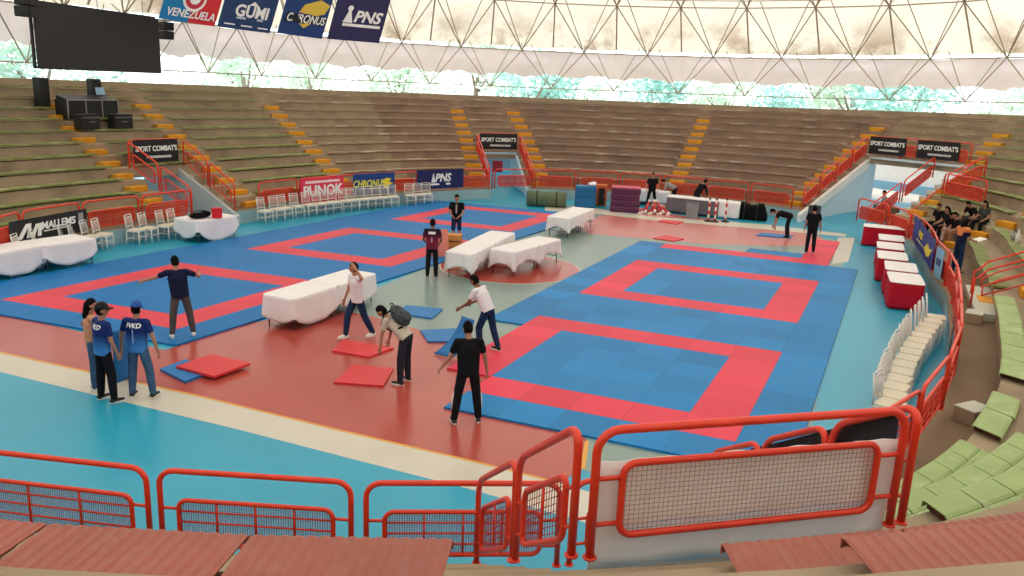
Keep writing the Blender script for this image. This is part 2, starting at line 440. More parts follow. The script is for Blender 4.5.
for key, (ta, tb, k0, words) in AISLES.items():
    p0 = pol(aisle_th(key, 1), rk(aisle_th(key, 1), 1)); root = empty('aisle_stairs', (p0.x, p0.y, WALK))
    tag(root, 'yellow half-steps of the stairs '+words, 'stairs', 'yellow step stairs')
    for k in range(0, ROWS-1):
        t = aisle_th(key, max(k, 1)); skip = False
        for e in ENTS:
            if k < e.kd:
                a, b = sorted((edge_at_tier(e, 'a', k), edge_at_tier(e, 'b', k))); mg = HALF/rk(t, 1)/D2R*.9
                if a-mg < t < b+mg: t = b+mg if abs(t-b) < abs(t-a) else a-mg
        r1 = rk(t, k+1); z = (WALK if k == 0 else zk(t, k)); h = (zk(t, 1)-WALK if k == 0 else zk(t, k+1)-zk(t, k))*.52
        b = MB(); p = pol(t, r1-.17)
        b.bevbox((0, 0, h/2+.003), (.36, HALF*2*(.92 if k % 2 else 1), h), .015)
        s = b.build('step', YEL, root); s.location = (p.x-p0.x, p.y-p0.y, z-WALK); s.rotation_euler = (0, 0, t*D2R)

# ------------------------------------------------------------------ bench boards on every tier
B_GRN = M('bench_green_wear_glints', (118, 128, 70), .7, .18, 2.2, patches=((196, 190, 150), .55, 1.6))  # pale patches mix wear with daylight glints painted into the colour
B_TAN = M('bench_brown_wear_glints', (152, 126, 104), .75, .15, 2.0, patches=((214, 200, 180), .7, 1.0))  # pale patches here too: wear plus painted daylight glints
B_BRN = M('bench_dark_brown_glints', (136, 110, 96), .75, .15, 2.0, patches=((210, 196, 180), .7, 1.0))  # pale patches again include painted glints of daylight
B_PALE = M('bench_pale_green', (156, 178, 118), .6, .1, 1.8, patches=((190, 196, 160), .5, 2.5))
B_RED = M('bench_red_brown', (158, 84, 70), .42, .1, 1.5, patches=((164, 112, 96), .35, 5))
IRON = M('rusty_bracket', (92, 56, 40), .8, .2, 6)
def lim(key, k, s):
    """edge of the bench beside an aisle"""
    t = aisle_th(key, k); return t+s*(HALF+.06)/rk(t, k)/D2R
BLOCKS = [  # low theta, high theta, material, thickness, words
 (lambda k: lim('a1', k, 1), lambda k: 194, B_GRN, 'far-left block beside the dark screen', 'green bench boards, far-left block'),
 (lambda k: lim('a2', k, 1), lambda k: lim('a1', k, -1), B_GRN, 'above the far-left entry', 'green bench boards, far-left block'),
 (lambda k: lim('a3', k, 1), lambda k: lim('a2', k, -1), B_GRN, 'block behind the pink-red banner', 'green bench boards, far-left block'),
 (lambda k: lim('a4', k, 1), lambda k: lim('a3', k, -1), B_TAN, 'left of the back doorway', 'brown bench boards, far stand'),
 (lambda k: lim('a5', k, 1), lambda k: lim('a4', k, -1), B_TAN, 'above the back doorway', 'brown bench boards, far stand'),
 (lambda k: lim('a6', k, 1), lambda k: lim('a5', k, -1), B_BRN, 'right of the back doorway', 'brown bench boards, far stand'),
 (lambda k: lim('a7', k, 1), lambda k: lim('a6', k, -1), B_BRN, 'far stand left of the wide right entry', 'brown bench boards, far stand'),
 (lambda k: lim('a8', k, 1), lambda k: lim('a7', k, -1), B_BRN, 'above the wide right entry', 'brown bench boards, far stand'),
 (lambda k: lim('a9', k, 1), lambda k: lim('a8', k, -1), B_GRN, 'right of the wide right entry', 'green bench boards, right block'),
 (lambda k: lim('a10', k, 1), lambda k: lim('a9', k, -1), B_GRN, 'behind the seated people at right', 'green bench boards, right block'),
]
for lo, hi, mat, words, grp in BLOCKS:
    n = 0
    for k in range(1, ROWS+1):
        a, b = lo(k), hi(k); cut = None
        for e in ENTS:
            if k < e.kd:
                ea, eb = sorted((edge_at_tier(e, 'a', k), edge_at_tier(e, 'b', k)))
                if a < eb and b > ea:
                    if ea-a > b-eb: b = min(b, ea-.3)
                    else: a = max(a, eb+.3)
        if (b-a)*D2R*rk((a+b)/2, k) < .9: continue
        m = MB(); ns = max(2, int((b-a)/2)); vs = []
        for t in samples(a, b, ns):
            r = rk(t, k)-.1; z = zk(t, k)+.03; sag = random.uniform(-.006, .006)
            vs += [pol(t, r, z+.025+sag), pol(t, r, z+.075+sag), pol(t, r+.4, z+.075+sag), pol(t, r+.4, z+.025+sag)]
        fs = [(0, 1, 2, 3), tuple(4*ns+j for j in (3, 2, 1, 0))]
        for i in range(ns):
            q = 4*i
            for j in range(4): fs.append((q+j, q+4+j, q+4+(j+1) % 4, q+(j+1) % 4))
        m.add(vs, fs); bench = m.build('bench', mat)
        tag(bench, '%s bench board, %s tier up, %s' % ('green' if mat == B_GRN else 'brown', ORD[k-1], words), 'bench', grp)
# near right: pale green plates, each plate a part
def plate_bench(k, t0, t1, mat, depth, label, grp, wid=.92, gap=.02, ribs=0, lift=.05, th=.045, name='bench', drop=.05, fo=.04, rows=1):
    tm = (t0+t1)/2; o0 = pol(tm, rk(tm, k), zk(tm, k)); root = empty(name, o0)
    tag(root, label, 'bench', grp)
    if rows > 1: depth = depth/rows-.015
    arc = (t1-t0)*D2R*rk(tm, k); n = max(1, int(round(arc/(wid+gap)))); dt = (t1-t0)/n
    fo0 = fo
    for i in range(n*rows):
        fo = fo0-(depth+.03)*(i//n); ta, tb_ = t0+dt*(i % n), t0+dt*(i % n+1)
        g = gap/2/rk(tm, k)/D2R
        A, B = pol(ta+g, rk(ta, k)-fo), pol(tb_-g, rk(tb_, k)-fo)
        x = (B-A); L = x.length; ang = math.atan2(x.y, x.x)
        m = MB()
        nx = 3 if not ribs else int(L/ribs)*4
        # outward direction is to the left or right of A->B; work in (s along, u outward)
        out = Vector((math.cos((ta+tb_)/2*D2R), math.sin((ta+tb_)/2*D2R)))
        prof = []
        for q in range(nx+1):
            ph = q % 4; prof.append(.008 if ribs and ph in (1, 2) else 0.0)
        rows = [(-.0, -drop), (0.0, 0), (.03, .012), (depth-.03, .012), (depth, 0), (depth, -drop)]
        vs = []
        z = zk(tm, k)+lift+th
        for (uu, dz) in rows:
            for q in range(nx+1):
                p = A+x*(q/nx); vs.append((p.x+out.x*uu-o0.x, p.y+out.y*uu-o0.y, z+dz+prof[q]-o0.z))
        fs = [(r*(nx+1)+q, r*(nx+1)+q+1, (r+1)*(nx+1)+q+1, (r+1)*(nx+1)+q) for r in range(len(rows)-1) for q in range(nx)]
        m.add(vs, fs); pl = m.build('seat_plate', mat, root)
        sm_ = pl.modifiers.new('thick', 'SOLIDIFY'); sm_.thickness = .012; sm_.offset = -1
        for tt in ((ta*.82+tb_*.18), (ta*.18+tb_*.82)):
            bm_ = MB(); p = pol(tt, rk(tt, k)+depth/2-fo); bm_.box((0, 0, 0), (depth*.9, .05, lift+.02)); b = bm_.build('bracket', IRON, root)
            b.location = (p.x-o0.x, p.y-o0.y, (lift+.02)/2); b.rotation_euler = (0, 0, tt*D2R)
    return root
GRP_G = 'pale green plate benches at the right'
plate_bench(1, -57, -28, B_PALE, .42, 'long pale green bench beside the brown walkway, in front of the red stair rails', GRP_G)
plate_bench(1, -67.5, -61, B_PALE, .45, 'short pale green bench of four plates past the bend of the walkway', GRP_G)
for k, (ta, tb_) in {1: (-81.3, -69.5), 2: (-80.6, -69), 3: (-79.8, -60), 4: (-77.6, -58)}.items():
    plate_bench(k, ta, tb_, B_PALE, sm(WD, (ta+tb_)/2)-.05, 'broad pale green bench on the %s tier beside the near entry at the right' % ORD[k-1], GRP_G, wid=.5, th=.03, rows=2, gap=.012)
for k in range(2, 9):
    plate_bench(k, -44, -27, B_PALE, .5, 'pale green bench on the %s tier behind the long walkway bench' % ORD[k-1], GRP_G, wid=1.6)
GRP_R = 'ribbed red-brown benches by the camera'
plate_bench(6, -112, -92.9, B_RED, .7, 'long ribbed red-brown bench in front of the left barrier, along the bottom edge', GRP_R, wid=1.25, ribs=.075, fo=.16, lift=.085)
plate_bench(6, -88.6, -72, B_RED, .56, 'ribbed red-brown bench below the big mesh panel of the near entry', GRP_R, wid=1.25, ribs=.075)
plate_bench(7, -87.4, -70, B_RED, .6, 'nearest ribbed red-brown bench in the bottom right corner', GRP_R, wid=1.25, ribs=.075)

# ------------------------------------------------------------------ tubular barriers
def rounded(L, z0, z1, r, dz, closed, n=5):
    """points of a U (or a closed rounded loop) in the x,z plane, sheared by dz along x"""
    pts = []
    def arc(cx, cz, a0, a1):
        for i in range(n+1):
            a = (a0+(a1-a0)*i/n)*D2R; pts.append((cx+r*math.cos(a), cz+r*math.sin(a)))
    x0, x1 = L
    if not closed: pts.append((x0, z0))
    arc(x0+r, z1-r, 180, 90); arc(x1-r, z1-r, 90, 0)
    if not closed: pts.append((x1, z0))
    else: arc(x1-r, z0+r, 0, -90); arc(x0+r, z0+r, -90, -180)
    W = x1-x0
    return [(x, 0, z+dz*x) for x, z in pts]
SECT = {}
def section_meshes(L, dz, style):
    key = (round(L, 2), round(dz, 3), style)
    if key in SECT: return SECT[key]
    H = .97; R = .031; s = dz
    pz0, pz1, px0, px1 = .14, .64, .19, L-.19
    if style == 'lintel': H, pz0, pz1, px0, px1 = .94, .15, .69, .2, L-.2
    if L < 1.3: px0, px1 = .12, L-.12
    fr = MB(); fr.tube(rounded((0, L), 0, H, .16, s, False), R, 10)
    fr.lathe([(.05, 0), (.05, .012), (.03, .014)], (0, 0, 0), 10); fr.lathe([(.05, 0), (.05, .012), (.03, .014)], (L, 0, s*L), 10)
    pf = MB(); pf.tube(rounded((px0, px1), pz0, pz1, .1, s, True), .026 if style != 'far' else .028, 8, closed=True)
    lks = []
    for z in (pz0+.1, pz1-.1):
        for q in ([(-.02, 0, z), (px0, 0, z+s*px0)], [(px1, 0, z+s*px1), (L+.02, 0, z+s*L)]):
            lk = MB(); lk.tube(q, .017, 6); lks.append(('link', lk.mesh('link', RED, True)))
    br = MB()
    if style != 'lintel':
        for q in ((.25, .5, .75) if style != 'side' else ()):
            z = pz0+(pz1-pz0)*q; br.tube([(px0, 0, z+s*px0), (px1, 0, z+s*px1)], .011, 6)
        m = 3 if L > 1.5 else (2 if style != 'side' else 1)
        for i in range(1, m+1):
            x = px0+(px1-px0)*i/(m+1); br.tube([(x, 0, pz0+s*x), (x, 0, pz1+s*x)], .013, 6)
    nt_ = MB()
    pitch, wr = {'lintel': (.036, .0015), 'side': (.06, .0042), 'near': (.026, .0055), 'far': (.05, .0125)}[style]
    a = .02
    x = px0+pitch
    while x < px1-.01: nt_.tube([(x, .012, pz0+s*x+a), (x, .012, pz1+s*x-a)], wr, 3, caps=False); x += pitch
    z = pz0+pitch
    while z < pz1-.01: nt_.tube([(px0+a, .014, z+s*px0), (px1-a, .014, z+s*px1)], wr, 3, caps=False); z += pitch
    nm = {'lintel': BLKW, 'near': LAV, 'far': REDFILL, 'side': REDDK}[style]
    SECT[key] = [('outer_frame', fr.mesh('outer_frame', RED, True)), ('panel_frame', pf.mesh('panel_frame', RED, True)), ('wire_net', nt_.mesh('wire_net', nm))]
    SECT[key] += lks
    if br.v: SECT[key].append(('panel_bars', br.mesh('panel_bars', RED, True)))
    return SECT[key]
def section(a, b, style, label, grp, cat='barrier', name='barrier_section'):
    a, b = Vector(a), Vector(b); d = b-a; L = math.hypot(d.x, d.y)
    root = empty(name, a, math.atan2(d.y, d.x)); tag(root, label, cat, grp)
    for nm, me in section_meshes(L, d.z/L, style): inst(me, nm, root)
    return root
SEC_L, SEC_G = 2.03, .14
def on_ring(t, off=.09): p = pol(t, rb(t)+off); p.z = WALK; return p
def advance(t, dist, sgn):
    p = on_ring(t); lo, hi = 0.0, 25.0
    for _ in range(40):
        m = (lo+hi)/2
        if (on_ring(t+sgn*m)-p).length < dist: lo = m
        else: hi = m
    return t+sgn*lo
RING = []
def walk(t, sgn, stop, label, style_fn):
    i = 0
    while True:
        t1 = advance(t, SEC_L+(.75 if sgn < 0 and i == 1 else 0), sgn)
        if (sgn > 0 and t1 > stop) or (sgn < 0 and t1 < stop): break
        a, b = on_ring(t), on_ring(t1)
        if sgn > 0: pass
        else: a, b = b, a
        o = section(a, b, style_fn(i, (t+t1)/2), label(i), 'red barrier around the court'); RING.append((t, t1, a, b))
        t = advance(t1, SEC_G, sgn); i += 1
T0 = theta((-1.48, 7.86))
def near_far(i, t): return 'near' if -130 < t < -72 else 'far'
walk(T0+.25, 1, 39.5, lambda i: 'red barrier section on the near and right rim, %s right of the post gap' % ORD[i], near_far)
walk(T0-.25, -1, -134, lambda i: 'red barrier section with lavender net at lower left, %s left of the post gap' % ORD[i], near_far)
walk(46.5, 1, edge_at_tier(E_LEFT, 'a', 0)-1, lambda i: 'red barrier section on the far rim, %s leftward from the wide right entry' % ORD[i], near_far)
walk(edge_at_tier(E_LEFT, 'b', 0)+1, 1, 200, lambda i: 'red barrier section on the far-left rim, %s left of the far-left entry' % ORD[i], near_far)
# sloping side rails and lintel rails of the entries
def side_rail(e, s, words, n, style, out=.12, top_extra=0.0):
    kd = e.kd; th0 = edge_at_tier(e, s, 0); p0 = pol(th0, rb(th0)+.12)
    q = e.a1 if s == 'a' else e.b1
    tl = theta(q); p1 = pol(tl, rk(tl, kd)-.05)
    d = Vector((p1.x-p0.x, p1.y-p0.y, 0)); nrm = Vector((-d.y, d.x, 0)).normalized()
    if s == 'a': nrm = -nrm
    c = Vector((CX, CY, 0))
    # push the rail on to the tiers, away from the passage
    mid = (e.a0+e.b0)/2
    if (p0-Vector((mid.x, mid.y, 0))).dot(nrm) < 0: nrm = -nrm
    p0 = p0+nrm*out; p1 = p1+nrm*out; p0.z = WALK+.02; p1.z = zk(tl, kd)+.02
    for i in range(n):
        u0, u1 = i/n, (i+1)/n; L = (p1-p0).length; g = .06/L
        a, b = p0.lerp(p1, u0+g), p0.lerp(p1, u1-g)
        section(a, b, style, 'sloping red rail section, %s from the floor, %s' % (ORD[i], words), 'sloping rails of the entries')
side_rail(E_LEFT, 'a', 'right edge of the far-left entry', 2, 'side')
side_rail(E_LEFT, 'b', 'left edge of the far-left entry', 2, 'side')
side_rail(E_BACK, 'a', 'right edge of the back doorway', 2, 'far')
side_rail(E_BACK, 'b', 'left edge of the back doorway', 2, 'far')
side_rail(E_RIGHT, 'b', 'left edge of the wide right entry', 4, 'far')
def rail_between(p0, p1, n, style, words):
    p0, p1 = Vector(p0), Vector(p1); L = (p1-p0).length; g = .05/L
    for i in range(n): section(p0.lerp(p1, i/n+g), p0.lerp(p1, (i+1)/n-g), style, 'sloping red rail section, %s from the floor, %s' % (ORD[i], words), 'sloping rails of the entries')
rail_between((-.27, 7.86, .5), (.5, 5.05, 2.38), 2, 'side', 'left edge of the near entry')
rail_between((2.36, 8.75, .52), (3.08, 5.7, 2.38), 3, 'side', 'right edge of the near entry')
def lintel_rail(e, n, style, words, ext=.05):
    ta, tb_ = theta(e.a1), theta(e.b1)
    A = pol(ta, rk(ta, e.kd)+.06, zk(ta, e.kd)+.02); B = pol(tb_, rk(tb_, e.kd)+.06, zk(tb_, e.kd)+.02)
    res = []
    for i in range(n):
        g = .04/(B-A).length
        a, b = A.lerp(B, i/n+g), A.lerp(B, (i+1)/n-g); section(a, b, style, '%s%s' % ('' if n == 1 else ORD[i].capitalize()+' ', words), 'rails over the entries'); res.append((a, b))
    return res
L_LEFT = lintel_rail(E_LEFT, 1, 'far', 'red rail over the far-left entry, behind its black banner')
L_BACK = lintel_rail(E_BACK, 1, 'far', 'red rail over the back doorway, behind its black banner')
L_RIGHT = lintel_rail(E_RIGHT, 3, 'far', 'red rail section over the wide right entry, counted from its right end')
section((.61, 5.04, 2.375), (2.94, 5.66, 2.375), 'lintel', 'big red rail with black wire net over the near entry, white banner behind it', 'rails over the entries'); L_NEAR = [(Vector((.61, 5.04, 2.375)), Vector((2.94, 5.66, 2.375)))]
# stair rails at the right edge (two flights of red tube)
def tube_rail(a, b, H, label, posts=3):
    a, b = Vector(a), Vector(b); root = empty('stair_rail', a); tag(root, label, 'handrail', 'red stair rails at the right edge')
    d = b-a
    m = MB(); m.tube([(0, 0, 0), (0, 0, H*.85)]+[tuple(d*(.02+.01*i)+Vector((0, 0, H*(.85+.05*i)))) for i in range(4)]+[tuple(d+Vector((0, 0, H))), tuple(d)], .026, 8); m.build('handrail', RED, root, True)
    m = MB(); m.tube([tuple(d*.04+Vector((0, 0, .3))), tuple(d*.04+Vector((0, 0, H*.55))), tuple(d*.1+Vector((0, 0, H*.62))), tuple(d*.97+Vector((0, 0, H*.62))), tuple(d*.97+Vector((0, 0, .28))), tuple(d*.04+Vector((0, 0, .3)))], .02, 8); m.build('lower_rail', RED, root, True)
    for i in range(1, posts):
        m = MB(); m.tube([tuple(d*(i/posts)), tuple(d*(i/posts)+Vector((0, 0, H)))], .022, 8); m.build('post', RED, root, True)
def tier_pt(t, r_k, dz=0): return pol(t, rk(t, r_k)+.1, zk(t, r_k)+dz)
for dt, w_ in ((2.6, 'farther'), (-2.6, 'nearer')):
    t = -24+dt; a = pol(t, rk(t, 1)-.5, WALK); b = pol(t, rk(t, 6), zk(t, 6))
    tube_rail(a, b, .95, w_+' of the two red stair rails at the right edge, rising from the walkway', 4)
# guard rail round the far end of the right entry steps
tA = edge_at_tier(E_RIGHT, 'a', 0)
for i, (t0, t1, k0, k1, wd) in enumerate(((29, 21, 3, 3, 'lower'), (28.5, 27.5, 3, 5, 'upper'))):
    a, b = tier_pt(t0, k0, .02), tier_pt(t1, k1, .02)
    section(a, b, 'far', 'red rail section on the tiers right of the wide entry, the %s one' % wd, 'sloping rails of the entries')

# ------------------------------------------------------------------ dome: space frame, fabric skin, hanging valance
NODES = 46; TH0 = 1.6
def ring_z(t): return zk(t, ROWS)+.34+.62
def dome(t, lev, out=0.0):
    """lev 0 = foot ring ... 6 = top ring"""
    r0 = rk(t, ROWS)+sm(WD, t)+.35; z0 = ring_z(t)
    u = [(0, 0), (.45, 2.45), (2.1, 5.4), (4.9, 8.0), (8.8, 10.2), (13.5, 11.8), (19.0, 12.7)]
    f = int(min(lev, 5.999)); q = lev-f
    dr = u[f][0]+(u[f+1][0]-u[f][0])*q; dz = u[f][1]+(u[f+1][1]-u[f][1])*q
    r = (r0-dr) if dr < 9 else (r0-9)*(1-(dr-9)/(22.0-9))
    zb = 4.95
    zz = z0+(zb-z0)*min(1, lev/3.0)+dz
    p = pol(t, r+out*(1 if lev < 3 else .5)); p.z = zz+(out*.55 if lev > .5 else 0); return p
TRUSS = M('truss_steel', (176, 160, 140), .55, .14, 2, metal=.2)
trs = MB()
def nt_at(i, lev): return TH0+(i+(.5 if lev % 2 else 0))*360/NODES
def bar(p, q, r): trs.tube([p, q], r, 5, caps=False)
for lev in range(0, 6):
    for i in range(NODES):
        t, t2 = nt_at(i, lev), nt_at(i+1, lev)
        rr = .036 if lev else .03
        bar(dome(t, lev), dome(t2, lev), rr)
        up = lev+1
        for dt_ in (0, 1):
            tu = nt_at(i+(dt_ if lev % 2 else dt_-1), up)
            bar(dome(t, lev), dome(tu, up), rr)
            if lev > 0: bar(dome(t, lev), dome(tu+(dt_-.5)*-.3*360/NODES, up, .8), rr*.85)
            else: bar(dome(t, lev), dome(tu+(dt_-.5)*-.3*360/NODES, up, .8), rr*.85)
        if lev > 0:
            bar(dome(t, lev), dome(t, lev, .9), rr*.8)
            if lev == 1 or lev == 2:
                tv = nt_at(i, lev)+(180/NODES if lev % 2 else 0)
        if lev == 2: bar(dome(t, 2), dome(t, 1.02, .45), .05)
        if lev >= 2: bar(dome(t, lev, .9), dome(t2, lev, .9), rr*.8)
o = trs.build('ceiling_truss', TRUSS); tag(o, kind='structure')
# fabric
def M_fabric(name, rgb, trans, patches=None):
    m = bpy.data.materials.new(name); m.use_nodes = True; n = m.node_tree; L = n.links
    n.nodes.remove(n.nodes['Principled BSDF']); outn = n.nodes['Material Output']
    di = n.nodes.new('ShaderNodeBsdfDiffuse'); tr = n.nodes.new('ShaderNodeBsdfTranslucent'); mx = n.nodes.new('ShaderNodeMixShader')
    mx.inputs[0].default_value = trans
    t = n.nodes.new('ShaderNodeTexCoord'); nz = n.nodes.new('ShaderNodeTexNoise'); nz.inputs['Scale'].default_value = .5; nz.inputs['Detail'].default_value = 7
    L.new(t.outputs['Object'], nz.inputs['Vector'])
    mr = n.nodes.new('ShaderNodeMapRange'); mr.inputs['From Min'].default_value = .35; mr.inputs['From Max'].default_value = .65; mr.inputs['To Min'].default_value = .93; mr.inputs['To Max'].default_value = 1.03
    L.new(nz.outputs['Fac'], mr.inputs['Value'])
    c = n.nodes.new('ShaderNodeMix'); c.data_type = 'RGBA'; c.blend_type = 'MULTIPLY'; c.inputs[0].default_value = 1; c.inputs[6].default_value = (*s2l(rgb), 1); L.new(mr.outputs[0], c.inputs[7])
    out = c.outputs[2]
    if patches:   # rust and dirt washed down to the lower hem of the skin
        sp = n.nodes.new('ShaderNodeSeparateXYZ'); L.new(t.outputs['Object'], sp.inputs[0])
        hz = n.nodes.new('ShaderNodeMapRange'); hz.inputs['From Min'].default_value = patches[2]; hz.inputs['From Max'].default_value = patches[1]; L.new(sp.outputs['Z'], hz.inputs['Value'])
        n2 = n.nodes.new('ShaderNodeTexNoise'); n2.inputs['Scale'].default_value = .33; n2.inputs['Detail'].default_value = 8; n2.inputs['Roughness'].default_value = .65
        L.new(t.outputs['Object'], n2.inputs['Vector'])
        ad = n.nodes.new('ShaderNodeMapRange'); ad.inputs['From Min'].default_value = .46; ad.inputs['From Max'].default_value = .62; L.new(n2.outputs['Fac'], ad.inputs['Value'])
        ml = n.nodes.new('ShaderNodeMath'); ml.operation = 'MULTIPLY'; L.new(hz.outputs[0], ml.inputs[0]); L.new(ad.outputs[0], ml.inputs[1])
        c2 = n.nodes.new('ShaderNodeMix'); c2.data_type = 'RGBA'; L.new(ml.outputs[0], c2.inputs[0]); L.new(out, c2.inputs[6]); c2.inputs[7].default_value = (*s2l(patches[0]), 1); out = c2.outputs[2]
    L.new(out, di.inputs['Color']); L.new(out, tr.inputs['Color'])
    L.new(di.outputs[0], mx.inputs[1]); L.new(tr.outputs[0], mx.inputs[2]); L.new(mx.outputs[0], outn.inputs[0]); return m
SKIN = M_fabric('cream_dome_fabric', (241, 232, 214), .43, ((150, 112, 76), 7.9, 10.4))
VAL = M_fabric('white_valance_fabric', (232, 218, 214), .36)
sk = MB(); NS = NODES*4; levs = [.8, 1.0, 1.25, 1.5, 1.75, 2, 2.5, 3, 3.5, 4, 4.5, 5, 5.5, 6]
vs = []
for lv in levs:
    for i in range(NS): vs.append(dome(i*360/NS, lv, 1.35+.08*math.cos(i*math.pi/2)))
ap = Vector((CX, CY, dome(90, 6).z+1.4)); vs.append(ap)
fs = [(a*NS+i, a*NS+(i+1) % NS, (a+1)*NS+(i+1) % NS, (a+1)*NS+i) for a in range(len(levs)-1) for i in range(NS)]
fs += [((len(levs)-1)*NS+i, (len(levs)-1)*NS+(i+1) % NS, len(vs)-1) for i in range(NS)]
sk.add(vs, fs); o = sk.build('ceiling', SKIN, smooth=True); tag(o, kind='structure')
va = MB(); NV = NODES*12; vs = []
for j in range(7):
    for i in range(NV):
        t = TH0+i*360/NV; ph = (i % 12)/12.0
        sag = abs(math.sin(math.pi*ph)); p = dome(t, 1, 1.0)
        belly = .8*sag*math.sin(math.pi*min(1, j/6*1.1))
        q = dome(t, 1, 1.0+.15+belly*.6); drop = j/6*(1.62+.1*math.sin(i*.7)+.06*math.sin(i*2.3))
        vs.append((q.x, q.y, p.z-.42-.12*sag*(1-j/6)-drop))
fs = [(a*NV+i, a*NV+(i+1) % NV, (a+1)*NV+(i+1) % NV, (a+1)*NV+i) for a in range(6) for i in range(NV)]
va.add(vs, fs); o = va.build('ceiling_valance', VAL, smooth=True); tag(o, kind='structure')
# trees outside, seen through the gap under the roof
TRUNK = M('tree_bark', (150, 140, 126), .9)
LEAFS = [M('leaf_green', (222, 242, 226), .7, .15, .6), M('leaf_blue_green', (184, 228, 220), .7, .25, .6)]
tree_me = []
for v in range(3):
    m = MB(); random.seed(40+v); cl = []
    for q in range(13):
        a, b = random.uniform(0, 6.28), random.uniform(-.5, 1); R = 2.4*math.sqrt(1-b*b*.8)
        cl.append(Vector((R*math.cos(a)*random.uniform(.4, 1), R*math.sin(a)*random.uniform(.4, 1), 5.6+b*2.1)))
    for c in cl:
        for q in range(95):
            d = Vector((random.gauss(0, 1), random.gauss(0, 1), random.gauss(0, .8))).normalized()*random.uniform(.6, 1.25)
            p = c+d; a = Vector((random.gauss(0, 1), random.gauss(0, 1), random.gauss(0, 1))).normalized(); b = a.orthogonal().normalized()
            s = random.uniform(.12, .24); m.add([p-a*s, p+b*s*.6, p+a*s, p-b*s*.6], [(0, 1, 2, 3)])
    t = MB(); t.tube([(0, 0, -.5), (.1, 0, 2), (0, .15, 4.2), (.2, .1, 5.4)], [.24, .2, .15, .06], 8)
    for c in cl[:6]: t.tube([(0, .15, 4.0), tuple((Vector((0, .15, 4.0))+c)/2+Vector((0, 0, -.3))), tuple(c)], [.1, .07, .03], 5)
    tree_me.append((m, t))
random.seed(11); TM = {}
tl = [(193, 3), (186, 9), (178, 5), (170, 10), (161, 4), (152, 8), (144, 5), (137, 10), (130, 4), (121, 8), (113, 12), (105, 5), (96, 9), (90, 4), (84, 10), (77, 6), (70, 11), (63, 5), (57, 9), (51, 4), (45, 10), (40, 6), (34, 9), (28, 5), (22, 10), (15, 6), (8, 9), (2, 5)]
for i, (t, dd) in enumerate(tl):
    v, lf = i % 3, (1 if 48 < t < 92 and i % 2 else 0)
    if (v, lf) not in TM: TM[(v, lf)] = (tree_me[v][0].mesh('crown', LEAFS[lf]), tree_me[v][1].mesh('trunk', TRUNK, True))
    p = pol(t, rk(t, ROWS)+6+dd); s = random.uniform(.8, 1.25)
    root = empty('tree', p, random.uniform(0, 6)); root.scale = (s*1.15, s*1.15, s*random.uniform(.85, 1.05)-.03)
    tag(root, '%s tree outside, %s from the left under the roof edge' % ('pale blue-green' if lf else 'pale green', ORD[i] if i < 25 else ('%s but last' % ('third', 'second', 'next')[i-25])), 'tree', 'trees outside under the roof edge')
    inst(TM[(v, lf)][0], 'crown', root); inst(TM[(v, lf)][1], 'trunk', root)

# ------------------------------------------------------------------ competition mats
BLUE_T = M_tiles('blue_mat', (24, 124, 190), .13, .78); RED_T = M_tiles('red_mat', (222, 62, 86), .09, .82)
BLUE_L = M_tiles('blue_mat_older', (8, 112, 182), .04, .85); RED_L = M_tiles('red_mat_older', (218, 66, 82), .05, .85)
def mat_area(G, cells, label, blue, red, zt=.04):
    """cells: dict (i,j) -> 'b' or 'r'; parts by colour"""
    o, ex, ey = [Vector(g) for g in G]
    def W(i, j): p = o+ex*i+ey*j; return (p.x, p.y)
    c0 = W(*min(cells)); root = empty('competition_mat', (c0[0], c0[1], 0)); tag(root, label, 'mat', 'karate competition areas')
    for col, nm, mat in (('b', 'blue_mats', blue), ('r', 'red_mats', red), ('c', 'blue_centre_mats', blue)):
        vs, fs, uvs = [], [], []
        for (i, j), cc in cells.items():
            if cc != col: continue
            q = len(vs); P4 = [W(i, j), W(i+1, j), W(i+1, j+1), W(i, j+1)]
            vs += [(x-c0[0], y-c0[1], zt) for x, y in P4]; fs.append((q, q+1, q+2, q+3)); uvs += [(i, j), (i+1, j), (i+1, j+1), (i, j+1)]
            for (a, b, di, dj) in ((0, 1, 0, -1), (1, 2, 1, 0), (2, 3, 0, 1), (3, 0, -1, 0)):
                if (i+di, j+dj) not in cells:
                    q = len(vs); vs += [(P4[a][0]-c0[0], P4[a][1]-c0[1], .001), (P4[b][0]-c0[0], P4[b][1]-c0[1], .001), (P4[b][0]-c0[0], P4[b][1]-c0[1], zt), (P4[a][0]-c0[0], P4[a][1]-c0[1], zt)]
                    fs.append((q, q+1, q+2, q+3)); uvs += [(i+.3, j+.3)]*4
        if not vs: continue
        me = bpy.data.meshes.new(nm); me.from_pydata(vs, [], fs); me.materials.append(mat)
        ul = me.uv_layers.new(name='UVMap')
        for p in me.polygons:
            for li in p.loop_indices:
                x, y = uvs[me.loops[li].vertex_index]; ul.data[li].uv = (x+.0005, y+.0005)
        ob = bpy.data.objects.new(nm, me); COL.objects.link(ob); ob.parent = root
    return root
GR = [(-1.6059238, 14.5498533), (.89067913, -.35892652), (.38333795, .82499413)]
GL = [(-12.25129247, 18.9143361), (.82451326, -.28991633), (.3983446, .79035984)]
def ring_col(i, j, j0):
    if 0 <= i < 6 and j0 <= j < j0+6: return 'c' if 1 <= i < 5 and j0+1 <= j < j0+5 else 'r'
    return 'b'
cells = {}
for i in range(-1, 7):
    for j in range(-1, 8):
        if i == -1 and j < 5: continue
        cells[(i, j)] = ring_col(i, j, 0)
for k in [(-1, -1), (0, -1), (0, 0)]: cells.pop(k, None)
mat_area(GR, cells, 'near right blue mat area with red square border, before the big mesh panel', BLUE_T, RED_T)
cells = {}
for i in range(-1, 7):
    for j in range(8, 18): cells[(i, j)] = ring_col(i, j, 9)
